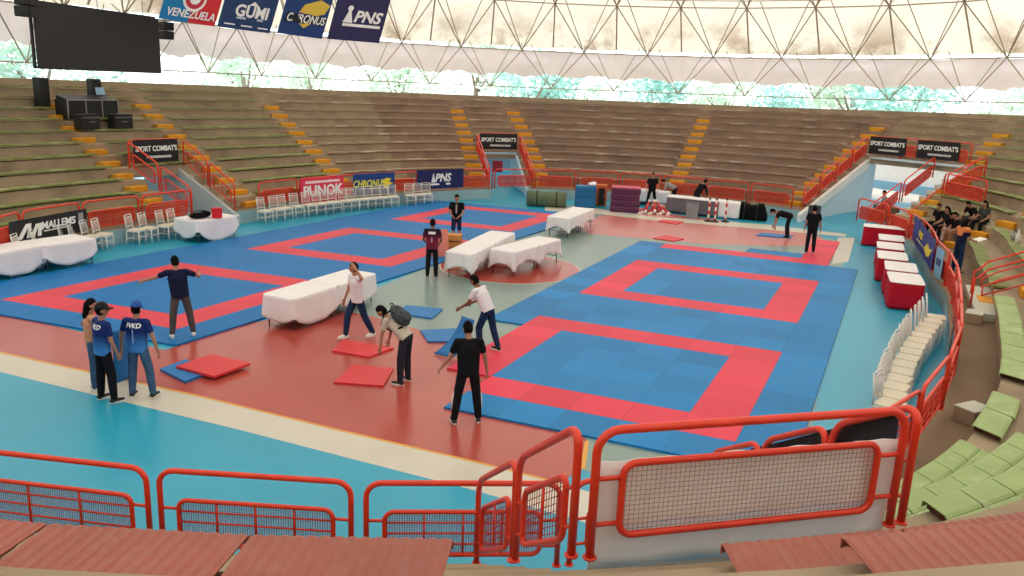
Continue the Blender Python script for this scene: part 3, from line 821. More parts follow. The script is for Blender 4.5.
mat_area(GR, cells, 'far right blue mat area with a red square border, behind the near right one', BLUE_T, RED_T)
cells = {(i, 18): ('r' if i >= 0 else 'b') for i in range(-1, 6)}
for j in range(19, 24): cells[(5, j)] = 'r'
cells[(4, 19)] = 'b'; cells[(3, 19)] = 'b'
mat_area(GR, cells, 'unfinished strip of red mats beyond the right mat areas, with a red corner', BLUE_T, RED_T)
for n_, (j0, ja, jb, w_) in enumerate(((0, -1, 8, 'nearest of the three left mat areas, blue with red square border, where a man points'), (9, 8, 17, 'middle left mat area, blue with red square border, beyond the long white table'), (18, 17, 25, 'farthest left mat area, blue with red square border, before the back doorway'))):
    cells = {}
    for i in range(-2, 7):
        for j in range(ja, jb): cells[(i, j)] = ring_col(i, j, j0)
    mat_area(GL, cells, w_, BLUE_L, RED_L)
def loose(px, z, mat, label, th=.035, grp='loose mats on the floor'):
    pts = [U(x, y, z+th) for x, y in px]; c = sum(pts, Vector())/4
    m = MB(); q = [(p.x-c.x, p.y-c.y) for p in pts]
    ar = sum(q[i][0]*q[(i+1) % 4][1]-q[(i+1) % 4][0]*q[i][1] for i in range(4))
    if ar < 0: q.reverse()
    m.prism(q, 0, th); o = m.build('loose_mat', mat, loc=(c.x, c.y, z)); tag(o, label, 'mat', grp); return o
MR = M('loose_red_mat', (214, 54, 62), .5, .04, 2); MBL = M('loose_blue_mat', (28, 116, 186), .5, .05, 2)
loose([(160, 368.5), (186, 359), (214, 370), (185, 381)], .004, MBL, 'blue loose mat under the red one on the brick-red floor', .05)
loose([(176, 366), (212, 354), (250, 363), (214, 376)], .056, MR, 'red loose mat lying on top of a blue one at the left', .05)
loose([(331.8, 350.5), (343.5, 338.8), (394, 347.5), (368.5, 356.5)], .004, MR, 'red loose mat at the feet of the man in white sneakers')
loose([(333.5, 381.8), (353.5, 364.3), (393.5, 368), (383.5, 385.5)], .004, MR, 'red loose mat beside the bending person with the backpack')
loose([(397, 313), (406, 305), (443, 308.5), (432, 318)], .004, MBL, 'blue loose mat alone on the grey-green floor')
loose([(420, 330), (426, 328), (458, 327), (463, 341), (428.5, 341.3)][:1]+[(428, 341.3), (462, 341), (457, 328)], .004, MBL, 'blue loose mat on the floor behind the mat being lifted')
loose([(653, 238), (665, 235), (684, 238.5), (674, 241)], .004, MR, 'pinkish red loose mat alone on the pink floor in the distance')
loose([(658, 221), (662, 219.3), (684, 221.3), (677, 223.8)], .004, MR, 'red loose mat below the pile of red poles')
loose([(756, 235), (762, 232.5), (793, 235), (790, 238)], .004, MBL, 'blue loose mat left of the bending man in black')
loose([(626, 210.5), (632, 207), (643, 208.5), (639, 212.5)], .004, MR, 'red loose mat left of the pile of red poles')
# blue mat held up by the man in white
def curved_mat(pts_lo, pts_hi, bend, label, mat, th=.03, n=10):
    m = MB(); vs = []
    for i in range(n+1):
        u = i/n
        for lo, hi in zip(pts_lo, pts_hi):
            p = lo.lerp(hi, u); k = bend*math.sin(math.pi*u); p = p+Vector((k, 0, -abs(k)*1.2)); vs.append(p)
    c = pts_lo[0].copy(); c.z = 0
    vs = [v-c for v in vs]; m.add(vs, [(2*i, 2*i+1, 2*i+3, 2*i+2) for i in range(n)])
    o = m.build('lifted_mat', mat, loc=c, smooth=True); s = o.modifiers.new('thick', 'SOLIDIFY'); s.thickness = th; tag(o, label, 'mat', 'mats being carried'); return o
a, b = U(434, 353, .04), U(452, 357, .04); c = AT(462, 316, a.xy.length+.35); d = AT(474, 320, b.xy.length+.4)
curved_mat((a, b), (c, d), .06, 'blue mat lifted at one edge by the bending man in white', MBL)
a, b = U(116, 384, .01), U(134, 378, .01); a = Vector((a.x, a.y, .02)); b = Vector((b.x, b.y, .02))
curved_mat((a, b), (a+Vector((.02, -.02, .98)), b+Vector((.02, -.02, .98))), .0, 'blue mat held upright between the people in blue jerseys', MBL)

# ------------------------------------------------------------------ banners
def PXY(v):
    d = Vector(v)-Vector((0, 0, EYE)); z = d.dot(_f); return (512+FPX*d.dot(CR)/z, 288+FPX*d.dot(CD)/z)
def ring_px(x, z, lo, hi, off):
    best = min((lo+i*.1 for i in range(int((hi-lo)*10))), key=lambda t: abs(PXY(pol(t, rb(t)+off, z))[0]-x)); return pol(best, rb(best)+off, z)
INK = {}
def ink(rgb):
    if rgb not in INK: INK[rgb] = M('ink_%d_%d_%d' % rgb, rgb, .6, .02, 2)
    return INK[rgb]
W_ = (240, 240, 240)
def banner(BL, BR, TL, rgb, items, label, cat='banner', name='banner', grp=None, wave=.012, parts=None):
    """printed sheet; items: ('t', text, x, z, size, rgb, opts) or ('p', polygon, rgb, name) in metres from the lower left corner"""
    BL, BR, TL = Vector(BL), Vector(BR), Vector(TL); ex = (BR-BL); Wd = ex.length; ex.normalize(); ez = (TL-BL); Hh = ez.length; ez.normalize()
    n = ex.cross(ez).normalized()          # points toward the viewer of the print
    if n.dot(Vector((0, 0, EYE))-BL) < 0: n = -n
    root = empty(name, BL); tag(root, label, cat, grp)
    def q(x, z, off=0.0): return ex*x+ez*z+n*(off+wave*math.sin(x*5+z*2))
    for (x0, x1, col) in (parts or [(0, Wd, rgb)]):
        m = MB(); vs = []; nx, nz = 14, 6
        for side in (0, -.012):
            for j in range(nz+1):
                for i in range(nx+1): vs.append(q(x0+(x1-x0)*i/nx, Hh*j/nz, side))
        k = (nx+1)*(nz+1); fs = []
        for j in range(nz):
            for i in range(nx):
                a = j*(nx+1)+i; fs += [(a, a+1, a+nx+2, a+nx+1), (k+a+nx+1, k+a+nx+2, k+a+1, k+a)]
        rim = list(range(nx+1))+[j*(nx+1)+nx for j in range(1, nz+1)]+[nz*(nx+1)+i for i in range(nx-1, -1, -1)]+[j*(nx+1) for j in range(nz-1, 0, -1)]
        for a, b in zip(rim, rim[1:]+rim[:1]): fs.append((a, k+a, k+b, b))
        m.add(vs, fs); m.build('sheet', ink(col), root)
    for it in items:
        if it[0] == 't':
            _, s, x, z, size, col, opt = it
            me = text_mesh(s, size, **opt); me.materials.clear(); me.materials.append(ink(col)); nm = 'lettering'
            for v in me.vertices: c = v.co; v.co = q(x+c.x, z+c.z, .022-c.y)
            o = bpy.data.objects.new(nm, me); COL.objects.link(o); o.parent = root
        else:
            _, poly, col, nm = it
            m = MB(); vs = [q(x, z, .014) for x, z in poly]+[q(x, z, .002) for x, z in poly]; k = len(poly)
            m.add(vs, [tuple(range(k))]+[(i, k+i, k+(i+1) % k, (i+1) % k) for i in range(k)]); m.build(nm, ink(col), root)
    return root
def circ(x, z, r, n=24): return [(x+r*math.cos(i*2*math.pi/n), z+r*math.sin(i*2*math.pi/n)) for i in range(n)]
def bar_(x, z, w, h, sk_=0): return [(x-w/2, z-h/2), (x+w/2, z-h/2), (x+w/2+sk_, z+h/2), (x-w/2+sk_, z+h/2)]
def rail_banner(xl, xr, lo, hi, z0, z1, rgb, items_fn, label, off=-.03):
    a, b = ring_px(xl, z0, lo, hi, off), ring_px(xr, z0, lo, hi, off)
    w_ = (b-a).length; return banner(a, b, a+Vector((0, 0, z1-z0)), rgb, items_fn(w_, z1-z0), label, grp='banners on the barrier')
B1 = dict(bold=.02)
rail_banner(11, 88, 160, 200, .58, 1.28, (26, 27, 32), lambda w, h: [
    ('t', 'MALLEMS', w*.60, h*.60, .30, W_, dict(bold=.03, shear=.1, sx=1.05)),
    ('p', [(w*.07, h*.22), (w*.13, h*.22), (w*.25, h*.80), (w*.20, h*.80)], W_, 'emblem'), ('p', [(w*.19, h*.22), (w*.24, h*.22), (w*.265, h*.80), (w*.235, h*.80)], W_, 'emblem'),
    ('p', [(w*.24, h*.22), (w*.29, h*.22), (w*.36, h*.74), (w*.32, h*.74)], W_, 'emblem'), ('p', [(w*.33, h*.22), (w*.375, h*.22), (w*.385, h*.74), (w*.35, h*.74)], W_, 'emblem'),
    ('p', bar_(w*.56, h*.38, w*.3, .035), W_, 'strip'), ('p', bar_(w*.91, h*.62, w*.07, h*.5), (150, 150, 152), 'block')],
    'long black banner with white lettering and slanted emblem on the far-left barrier')
rail_banner(301, 344, 105, 150, .45, 1.48, (226, 58, 84), lambda w, h: [
    ('t', 'PUNOK', w*.5, h*.44, .62, W_, dict(bold=.03, sx=.98)), ('p', bar_(w*.5, h*.82, w*.8, .1), (244, 216, 220), 'strip')],
    'pink-red banner with big white lettering on the far-left barrier behind white chairs')
rail_banner(353, 394.5, 95, 135, .55, 1.5, (20, 62, 128), lambda w, h: [
    ('t', 'CHRONUS', w*.36, h*.52, .42, (232, 226, 80), dict(bold=.02, shear=.25, sx=.85)),
    ('p', [(w*.66, h*.55), (w*.80, h*.75), (w*.92, h*.70), (w*.86, h*.56), (w*.97, h*.48), (w*.85, h*.40), (w*.80, h*.22), (w*.72, h*.30), (w*.76, h*.46)], (232, 214, 60), 'emblem'), ('p', bar_(w*.5, h*.28, w*.2, .04), (232, 214, 60), 'strip')],
    'blue banner with yellow lettering and a yellow emblem on the far barrier')
rail_banner(417, 463, 90, 125, .62, 1.52, (24, 28, 88), lambda w, h: [
    ('t', 'PNS', w*.54, h*.56, .52, W_, dict(bold=.03, shear=.2)), ('p', [(w*.30, h*.34), (w*.345, h*.84), (w*.39, h*.34)], W_, 'emblem'), ('p', bar_(w*.5, h*.24, w*.42, .09), W_, 'strip')],
    'indigo banner with white lettering and tower emblem, left of the back doorway')
rail_banner(912, 931, -25, 25, .62, 1.5, (28, 50, 132), lambda w, h: [
    ('t', 'CHRONUS', w*.4, h*.6, .3, (226, 206, 60), dict(bold=.02, shear=.2, sx=.8)), ('p', [(w*.62, h*.35), (w*.72, h*.62), (w*.84, h*.55), (w*.93, h*.66), (w*.86, h*.3), (w*.74, h*.18)], (226, 206, 60), 'emblem'), ('p', bar_(w*.4, h*.3, w*.3, .05), (200, 190, 120), 'strip')],
    'blue and yellow banner on the right barrier beside the red tables')
rail_banner(933, 939, -30, 10, .6, 1.45, (120, 170, 206), lambda w, h: [('p', bar_(w*.5, h*.55, w*.5, .2), (40, 60, 110), 'strip')],
    'narrow light blue banner on the right barrier next to the blue and yellow one')
rail_banner(944, 956, -70, -30, .6, 1.42, (30, 44, 64), lambda w, h: [('t', 'PNS', w*.5, h*.55, .4, (150, 176, 200), dict(bold=.03, shear=.2)), ('p', bar_(w*.5, h*.25, w*.5, .06), (150, 176, 200), 'strip')],
    'dark blue banner on the right barrier behind the white chairs')
def lintel_banner(sec, words, u0=.0, u1=1.0, dz=.12):
    a, b = sec[1], sec[0]       # left to right as seen from the court
    c = Vector((CX, CY, 0)); A, B = a.lerp(b, u0), a.lerp(b, u1)
    n = Vector((c.x-A.x, c.y-A.y, 0)).normalized()*.1
    A = A+n+Vector((0, 0, dz)); B = B+n+Vector((0, 0, dz)); w_ = (B-A).length; h = .86
    banner(A, B, A+Vector((0, 0, h)), (24, 25, 30), [('t', "SPORT COMBAT'S", w_*.5, h*.60, min(.36, w_*.138), W_, dict(bold=.03, sx=.84)), ('p', bar_(w_*.55, h*.25, w_*.55, .09), (200, 200, 200), 'strip')], words, grp='black banners over the entries')
lintel_banner(L_LEFT[0], 'black banner with white lettering over the far-left entry', .05, .98)
lintel_banner(L_BACK[0], 'black banner with white lettering over the back doorway', .0, 1.0)
lintel_banner(L_RIGHT[2], 'left one of two black banners with white lettering over the wide right entry', -.02, 1.18)
lintel_banner(L_RIGHT[1], 'right one of two black banners with white lettering over the wide right entry', .5, 1.75)
# white banner seen from behind under the near rail
a, b = L_NEAR[0]; n = Vector((CX-a.x, CY-a.y, 0)).normalized()*.07
m = MB(); root = empty('banner', a); tag(root, 'plain back of a white banner hung behind the wire net over the near entry', 'banner')
A = Vector((0, 0, 0))+n; B = (b-a)+n; vs = []
for j in range(9):
    for i in range(41):
        u, v = i/40, j/8; p = A.lerp(B, u); wv = .012*math.sin(u*26+v*3)+.01*math.sin(u*61)*v
        nn = n.normalized(); vs.append(p+nn*wv+Vector((0, 0, -.16+.84*v)))
m.add(vs, [(j*41+i, j*41+i+1, (j+1)*41+i+1, (j+1)*41+i) for j in range(8) for i in range(40)])
BK = M('banner_back', (246, 243, 240), .8, .03, 4); GHOST = M('print_showing_through', (250, 234, 224), .8, .06, 3, patches=((236, 204, 192), .7, 5)); o = m.build('sheet', BK, root, True); s = o.modifiers.new('t', 'SOLIDIFY'); s.thickness = .006
m = MB(); vs = []
for j in range(7):
    for i in range(37):
        u, v = .085+.83*i/36, .38+.46*j/6; p = A.lerp(B, u); wv = .012*math.sin(u*26+v*3)+.01*math.sin(u*61)*v
        vs.append(p+n.normalized()*(wv-.012)+Vector((0, 0, -.16+.95*v)))
m.add(vs, [(j*37+i, j*37+i+1, (j+1)*37+i+1, (j+1)*37+i) for j in range(6) for i in range(36)]); m.build('print', GHOST, root, True)
# black cloth banner on the right sloping rail of the near entry
th0 = edge_at_tier(E_NEAR, 'b', 0)
p0 = Vector((2.62, 8.1, 1.24)); p1 = Vector((3.06, 6.0, 2.54))
banner(p0, p1, p0+Vector((0, 0, .62)), (16, 16, 18), [], 'black cloth banner on the sloping rail at the right of the near entry')
# four big banners hanging under the roof at the upper left
def hang(bl, br, tl, d0, d1, rgb, items, label, parts=None):
    BL, BR = AT(bl[0], bl[1], d0), AT(br[0], br[1], d1); TL = AT(tl[0], tl[1], d0+.25)
    w_ = (BR-BL).length; h = (TL-BL).length
    return banner(BL, BR, TL, rgb, items(w_, h), label, grp='banners hanging under the roof', parts=[(a*w_, b*w_, c) for a, b, c in parts] if parts else None)
hang((158.5, 18.3), (214.7, 26.4), (176, -46), 31.5, 33, (0, 120, 180), lambda w, h: [
    ('t', 'VENEZUELA', w*.52, h*.13, .40, W_, dict(bold=.02, shear=.12, sx=.95)), ('p', circ(w*.52, h*.40, w*.21), W_, 'emblem'), ('p', [(x, z) for x, z in circ(w*.52, h*.40, w*.17)], (190, 40, 60), 'emblem'), ('p', circ(w*.52, h*.40, w*.1), W_, 'emblem')],
    'blue and red hanging banner with white lettering, leftmost of the four under the roof', [(0, .5, (0, 122, 184)), (.5, 1, (208, 34, 46))])
hang((217, 26.6), (269.6, 33.4), (236, -42), 33.1, 34.6, (22, 56, 104), lambda w, h: [
    ('t', 'GUMI', w*.56, h*.27, .62, W_, dict(bold=.03)), ('p', bar_(w*.55, h*.17, w*.5, .08), (190, 200, 214), 'strip'), ('p', bar_(w*.2, h*.065, w*.2, .05), W_, 'strip'), ('p', bar_(w*.52, h*.06, w*.2, .05), W_, 'strip'), ('p', bar_(w*.84, h*.055, w*.2, .05), W_, 'strip'), ('p', [(w*.46, h*.37), (w*.56, h*.43), (w*.66, h*.37)], W_, 'emblem')],
    'dark blue hanging banner with rounded white lettering, second from the left under the roof')
hang((277, 33), (322, 39), (296, -36), 34.8, 36, (14, 56, 118), lambda w, h: [
    ('p', [(w*.34, h*.34), (w*.42, h*.46), (w*.75, h*.56), (w*.98, h*.50), (w*.9, h*.36), (w*.72, h*.32)], (222, 190, 70), 'emblem'), ('p', [(w*.36, h*.20), (w*.66, h*.20), (w*.52, h*.12)], (222, 190, 70), 'emblem'), ('p', bar_(w*.5, h*.25, w*.9, .36, .08), (16, 20, 30), 'plate'),
    ('t', 'CHRONUS', w*.52, h*.25, .46, W_, dict(bold=.015, shear=.2, sx=.82))],
    'blue hanging banner with yellow emblem and white lettering, third from the left under the roof')
hang((327, 38.8), (379, 43.2), (346, -33), 36.2, 37.4, (38, 34, 84), lambda w, h: [
    ('t', 'PNS', w*.64, h*.34, .66, W_, dict(bold=.03, shear=.2, sx=1.1)), ('p', [(w*.2, h*.25), (w*.27, h*.42), (w*.31, h*.42), (w*.38, h*.25)], W_, 'emblem'), ('p', circ(w*.29, h*.45, .12), W_, 'emblem'), ('p', bar_(w*.57, h*.22, w*.72, .12), W_, 'strip')],
    'indigo hanging banner with white lettering, rightmost of the four under the roof')
# ------------------------------------------------------------------ screen, loudspeakers, control desk
TLp, BLp = AT(33, 3.5, 29.5), AT(37, 68, 29.5); TRp, BRp = AT(157, 18, 34.0), AT(158, 74, 34.0)
BLp = Vector((TLp.x, TLp.y, BLp.z)); BRp = Vector((TRp.x, TRp.y, BRp.z)); ztop = (TLp.z+TRp.z)/2; zbot = (BLp.z+BRp.z)/2
d = (TRp-TLp); wS = math.hypot(d.x, d.y); ang = math.atan2(d.y, d.x)
root = empty('video_screen', (TLp.x, TLp.y, zbot), ang); tag(root, 'large dark video screen hanging over the far-left stand', 'screen')
SCR = M('screen_face', (34, 31, 29), .6, .03, 1)
hS = ztop-zbot; m = MB()
for i in range(6):
    for j in range(3):
        m.bevbox((wS*(i+.5)/6, 0, hS*(j+.5)/3), (wS/6+.002, .1, hS/3+.002), .002)
m.build('display_panels', SCR, root)
m = MB(); m.box((wS/2, .14, hS+.03), (wS, .12, .1)); m.box((wS/2, .14, .04), (wS, .1, .06))
for i in range(7): m.box((wS*i/6, .14, hS/2), (.06, .08, hS))
m.build('rear_frame', BLACK, root)
for x in (.6, wS/2, wS-.6):
    m = MB(); m.tube([(x, .14, hS+.05), (x, .14, hS+3.4)], .015, 6); m.build('hanging_cable', METAL, root)
GRL = M('speaker_grille', (30, 30, 31), .7, .2, 20)
def cabinet(root, s, loc, rz=0, nm='speaker_box'):
    m = MB(); m.bevbox((0, 0, s[2]/2), s, .03); o = m.build(nm, BLACK, root); o.location = loc; o.rotation_euler = (0, 0, rz)
    g = MB(); g.bevbox((0, -s[1]/2-.008, s[2]/2), (s[0]*.9, .02, s[2]*.94), .008); gg = g.build('grille', GRL, root); gg.location = loc; gg.rotation_euler = (0, 0, rz)
def look(p): return math.atan2(CY-p.y, CX-p.x)+math.pi/2
def line_array(x, y, dist, n, w_, label):
    p = AT(x, y, dist); root = empty('line_array', p, look(p)); tag(root, label, 'loudspeaker', 'loudspeakers hanging beside the screen')
    for i in range(n):
        cabinet(root, (w_, .45, .3), (0, .02*i*i, -.32*(i+1)))
    m = MB(); m.box((0, 0, .03), (w_*.8, .3, .05)); m.tube([(0, 0, .05), (0, 0, 2.6)], .02, 6); m.build('hanging_frame', METAL, root)
line_array(25, -6, 29.3, 2, .5, 'black hanging loudspeaker cluster at the upper left corner of the screen')
line_array(165, 21.5, 34.6, 2, .42, 'black hanging loudspeaker cluster right of the screen, under the blue and red banner')
def stand_z(p):
    t = theta(p); r = math.hypot(p.x-CX, p.y-CY); k = int((r-rk(t, 1))/sm(WD, t))+1; return zk(t, max(1, min(ROWS, k)))
def on_tier(x, k, lo=155, hi=190, dr=.45):
    best = min((lo+i*.1 for i in range(int((hi-lo)*10))), key=lambda t: abs(PXY(pol(t, rk(t, k)+dr, zk(t, k)))[0]-x)); p = pol(best, rk(best, k)+dr, zk(best, k)); return p
for x, h, lab in ((42.5, 1.12, 'left tall black loudspeaker standing high in the far-left stand below the screen'), (117, 1.15, 'right tall black loudspeaker standing beside the control desk below the screen')):
    p = on_tier(x, 9); root = empty('loudspeaker', p+Vector((0, 0, .08)), look(p)); tag(root, lab, 'loudspeaker', 'standing loudspeakers below the screen')
    cabinet(root, (.4, .4, h*.98), (0, 0, 0))
    m = MB(); m.tube([(-.15, 0, h*.98), (-.15, 0, h+.03), (.15, 0, h+.03), (.15, 0, h*.98)], .012, 6); m.build('carry_handle', METAL, root)
p = on_tier(90, 8); root = empty('control_desk', p, look(p)); tag(root, 'sound control desk of black cases with steel edges on the tiers below the screen', 'sound desk')
m = MB(); m.bevbox((0, .1, .42), (2.3, .7, .75), .02); m.build('case', BLACK, root)
m = MB()
for x in (-1.15, -.35, .4, 1.15): m.box((x, -.25, .42), (.045, .04, .78))
for z in (.06, .78): m.box((0, -.25, z), (2.32, .04, .04))
m.build('steel_edge', METAL, root)
m = MB(); m.add([(-1.1, -.2, .8), (1.1, -.2, .8), (1.1, .4, .95), (-1.1, .4, .95), (-1.1, .4, .8), (1.1, .4, .8)], [(0, 1, 2, 3), (0, 3, 4), (1, 5, 2), (3, 2, 5, 4)]); m.build('mixer', BLACK, root)
root = empty('laptop', p+Vector((.35, -.2, .96)), look(p)); tag(root, 'open laptop with a light blue screen on the sound desk', 'laptop')
m = MB(); m.bevbox((.55, .12, .01), (.4, .28, .02), .006); m.build('keyboard', BLACK, root)
m = MB(); m.add([(.35, .26, .02), (.75, .26, .02), (.75, .33, .3), (.35, .33, .3), (.35, .28, .02), (.75, .28, .02), (.75, .35, .3), (.35, .35, .3)], [(0, 1, 2, 3), (7, 6, 5, 4), (0, 4, 5, 1), (1, 5, 6, 2), (2, 6, 7, 3), (3, 7, 4, 0)]); m.build('screen', M('laptop_glow', (150, 190, 220), .3), root)
for x, k, lab in ((88, 7, 'left black equipment case in front of the sound desk'), (121, 7, 'right black equipment case in front of the sound desk')):
    p = on_tier(x, k, dr=.3); root = empty('equipment_case', p+Vector((0, 0, .08)), look(p)); tag(root, lab, 'case', 'equipment cases')
    m = MB(); m.bevbox((0, 0, .3), (.85, .45, .58), .025); m.build('body', BLACK, root)
    m = MB(); m.tube([(-.12, -.23, .3), (-.12, -.27, .3), (.12, -.27, .3), (.12, -.23, .3)], .012, 6); m.build('handle', METAL, root)
    m = MB(); m.box((0, -.228, .46), (.86, .012, .02)); m.build('seam_strip', METAL, root)

# ------------------------------------------------------------------ tables and cloths
LEGM = M('table_leg_steel', (92, 92, 96), .45, .06, 6, metal=.5); TOPM = M('table_board', (196, 190, 180), .6)
def table(c, ang, L, Wd, label, grp, h=.74):
    root = empty('folding_table', (c.x, c.y, c.z), ang); tag(root, label, 'table', grp)
    m = MB(); m.bevbox((0, 0, h-.02), (L, Wd, .04), .012); m.build('tabletop', TOPM, root)
    for sx in (-1, 1):
        for sy in (-1, 1):
            m = MB(); m.tube([(sx*(L/2-.18), sy*(Wd/2-.1), h-.04), (sx*(L/2-.1), sy*(Wd/2-.08), .35), (sx*(L/2-.1), sy*(Wd/2-.08), 0)], .016, 6); m.build('leg', LEGM, root, True)
        m = MB(); m.tube([(sx*(L/2-.1), -Wd/2+.08, .22), (sx*(L/2-.1), Wd/2-.08, .22)], .012, 6); m.build('stretcher', LEGM, root, True)
    return root
def cloth(c, ang, L, Wd, label, grp, mat=None, h=.75, mid=.56, cor=.34, folds=9, amp=.025, seed=0, full=False, name='tablecloth', cat='tablecloth'):
    rd = random.Random(seed); per = 96; m = MB(); pts = []; hx, hy = L/2+.012, Wd/2+.012; r = .06
    sides = [((-hx+r, -hy), (hx-r, -hy)), ((hx, -hy+r), (hx, hy-r)), ((hx-r, hy), (-hx+r, hy)), ((-hx, hy-r), (-hx, -hy+r))]
    nrm = [(0, -1), (1, 0), (0, 1), (-1, 0)]
    for s, ((a, b), nn) in enumerate(zip(sides, nrm)):
        for i in range(per//4):
            u = i/(per//4-1); pts.append((a[0]+(b[0]-a[0])*u, a[1]+(b[1]-a[1])*u, nn, u, s))
    cf = 0.0 if full else 1.0; n = len(pts); rows = 8; ph = [rd.uniform(0, 6) for _ in range(4)]; sc = [rd.uniform(.85, 1.1) for _ in range(4)]
    vs = []
    for j in range(rows+1):
        v = j/rows
        for (x, y, nn, u, s) in pts:
            bul = math.sin(math.pi*u)
            drop = (cor+(mid*sc[s]-cor)*bul**.6) if not full else mid
            drop = min(drop, h-.02)
            cu = 1-abs(2*u-1); cnr = max(0, 1-u*5)+max(0, 1-(1-u)*5)
            wv = amp*math.sin(u*folds*(L if s in (0, 2) else Wd)*1.1+ph[s])*v*v+.03*v*cnr*cf
            flare = .012*v+wv
            ddx = (1 if x > 0 else -1)*.035*v*cnr*cf if nn[0] == 0 else 0; ddy = (1 if y > 0 else -1)*.035*v*cnr*cf if nn[1] == 0 else 0
            vs.append((x+nn[0]*flare+ddx, y+nn[1]*flare+ddy, h+.004-drop*v-(0 if j else 0)))
    fs = [(j*n+i, (j+1)*n+i, (j+1)*n+(i+1) % n, j*n+(i+1) % n) for j in range(rows) for i in range(n)]
    vs.append((0, 0, h+.008)); fs += [(i, (i+1) % n, len(vs)-1) for i in range(n)]
    m.add(vs, fs); o = m.build(name, mat or WHITE, smooth=False, loc=(c.x, c.y, c.z)); o.rotation_euler = (0, 0, ang)
    for p in o.data.polygons: p.use_smooth = p.index < rows*n
    s = o.modifiers.new('t', 'SOLIDIFY'); s.thickness = .004; s.offset = 1
    tag(o, label, cat, grp); return o
def pair(a, b, wd, n, base, words, z=0.0, **k):
    a, b = Vector(a), Vector(b); d = b-a; L = math.hypot(*d.xy)/n; ang = math.atan2(d.y, d.x)
    for i in range(n):
        c = a+d*((i+.5)/n); c.z = z
        table(c, ang, L-.06, wd, 'table under the white cloth, '+words[i], 'tables under white cloths')
        cloth(c, ang, L-.05, wd, 'white cloth on the table '+words[i], 'white tablecloths', seed=base+i, **k)
pair((-5.2, 17.57, 0), (-3.85, 20.46, 0), .88, 2, 10, ['left of the man in white sneakers, before the left mats', 'behind the man in white sneakers'], mid=.66, cor=.46, amp=.014)
pair((-1.58, 23.25, 0), (-.38, 27.2, 0), .84, 2, 20, ['nearer end of the left row on the red circle', 'farther end of the left row on the red circle'], mid=.38, cor=.58)
pair((-.35, 23.9, 0), (1.17, 26.45, 0), .85, 2, 30, ['nearer end of the right row on the red circle', 'farther end of the right row on the red circle'], mid=.38, cor=.58)
pair((1.63, 30.8, 0), (2.85, 33.75, 0), .88, 2, 40, ['nearer end of the row past the red circle', 'farther end of the row past the red circle'], mid=.38, cor=.58)
for c, ang, L, Wd, w_, sd in ((Vector((-13.62, 21.45, 0)), 70*D2R, 1.7, 1.0, 'at the left picture edge before the black banner', 50), (Vector((-12.9, 22.8, 0)), 60*D2R, 1.5, 1.05, 'right in front of the black banner with slanted emblem', 51), (Vector((-10.55, 27.7, 0)), 62*D2R, 1.7, 1.15, 'by the far-left entry, with a black bag on it', 52)):
    table(c, ang, L, Wd, 'table under the white cloth, '+w_, 'tables under white cloths'); cloth(c, ang, L, Wd, 'white cloth on the table '+w_, 'white tablecloths', seed=sd, mid=.7, cor=.36, amp=.03)
SKIRT = M('red_skirt_cloth', (190, 24, 44), .8, .06, 3, spec=.15)
rt = [((885, 227), 1.5, .8, -22, 'farthest'), ((891.5, 238), .8, 1.3, -22, 'second farthest'), ((890.5, 246), .8, 1.35, -22, 'third farthest'), ((892.5, 255.7), .84, 1.4, -22, 'third nearest'), ((901, 266.8), .84, 1.4, -22, 'second nearest'), ((905.7, 278.5), .84, 1.45, -20, 'nearest')]
for i, (q, L, Wd, an, w_) in enumerate(rt):
    c = U(q[0], q[1], .75); c.z = 0
    table(c, an*D2R, L-.05, Wd-.05, 'folding table under the red skirt, %s of six along the right barrier' % w_, 'red tables')
    cloth(c, an*D2R, L-.02, Wd-.02, 'red table skirt, %s of the six along the right barrier' % w_, 'red table skirts', SKIRT, h=.75, mid=.73, folds=5, amp=.012, full=True, seed=60+i, name='table_skirt')
    cloth(c, an*D2R, L, Wd, 'white top cloth over the %s red table along the right barrier' % w_, 'white top cloths on red tables', WHITE, h=.762, mid=.02, full=True, amp=0, seed=70+i)
# things on the table by the far-left entry
p = U(200, 217, .8); m = MB(); root = empty('bag', (p.x, p.y, .77)); tag(root, 'black bag lying on the white table by the far-left entry', 'bag')
m.ell((0, 0, .09), (.42, .2, .1), R=Matrix.Rotation(1.0, 3, 'Z')); m.ell((.15, .12, .14), (.18, .14, .1)); m.build('body', BLACKC, root, True)
m = MB(); m.tube([(-.2, -.2, .1), (-.12, -.1, .24), (.1, .12, .25), (.2, .25, .12)], .015, 6); m.build('strap', BLACKC, root, True)
p = U(217, 217, .8); root = empty('box', (p.x, p.y, .77), .6); tag(root, 'bright red box standing on the white table by the far-left entry', 'box')
m = MB(); m.bevbox((0, 0, .16), (.3, .22, .3), .01); m.build('body', M('bright_red_box', (224, 30, 40), .5), root)
m = MB(); m.bevbox((0, 0, .32), (.31, .23, .04), .01); m.build('lid', M('bright_red_box', (224, 30, 40), .5), root)

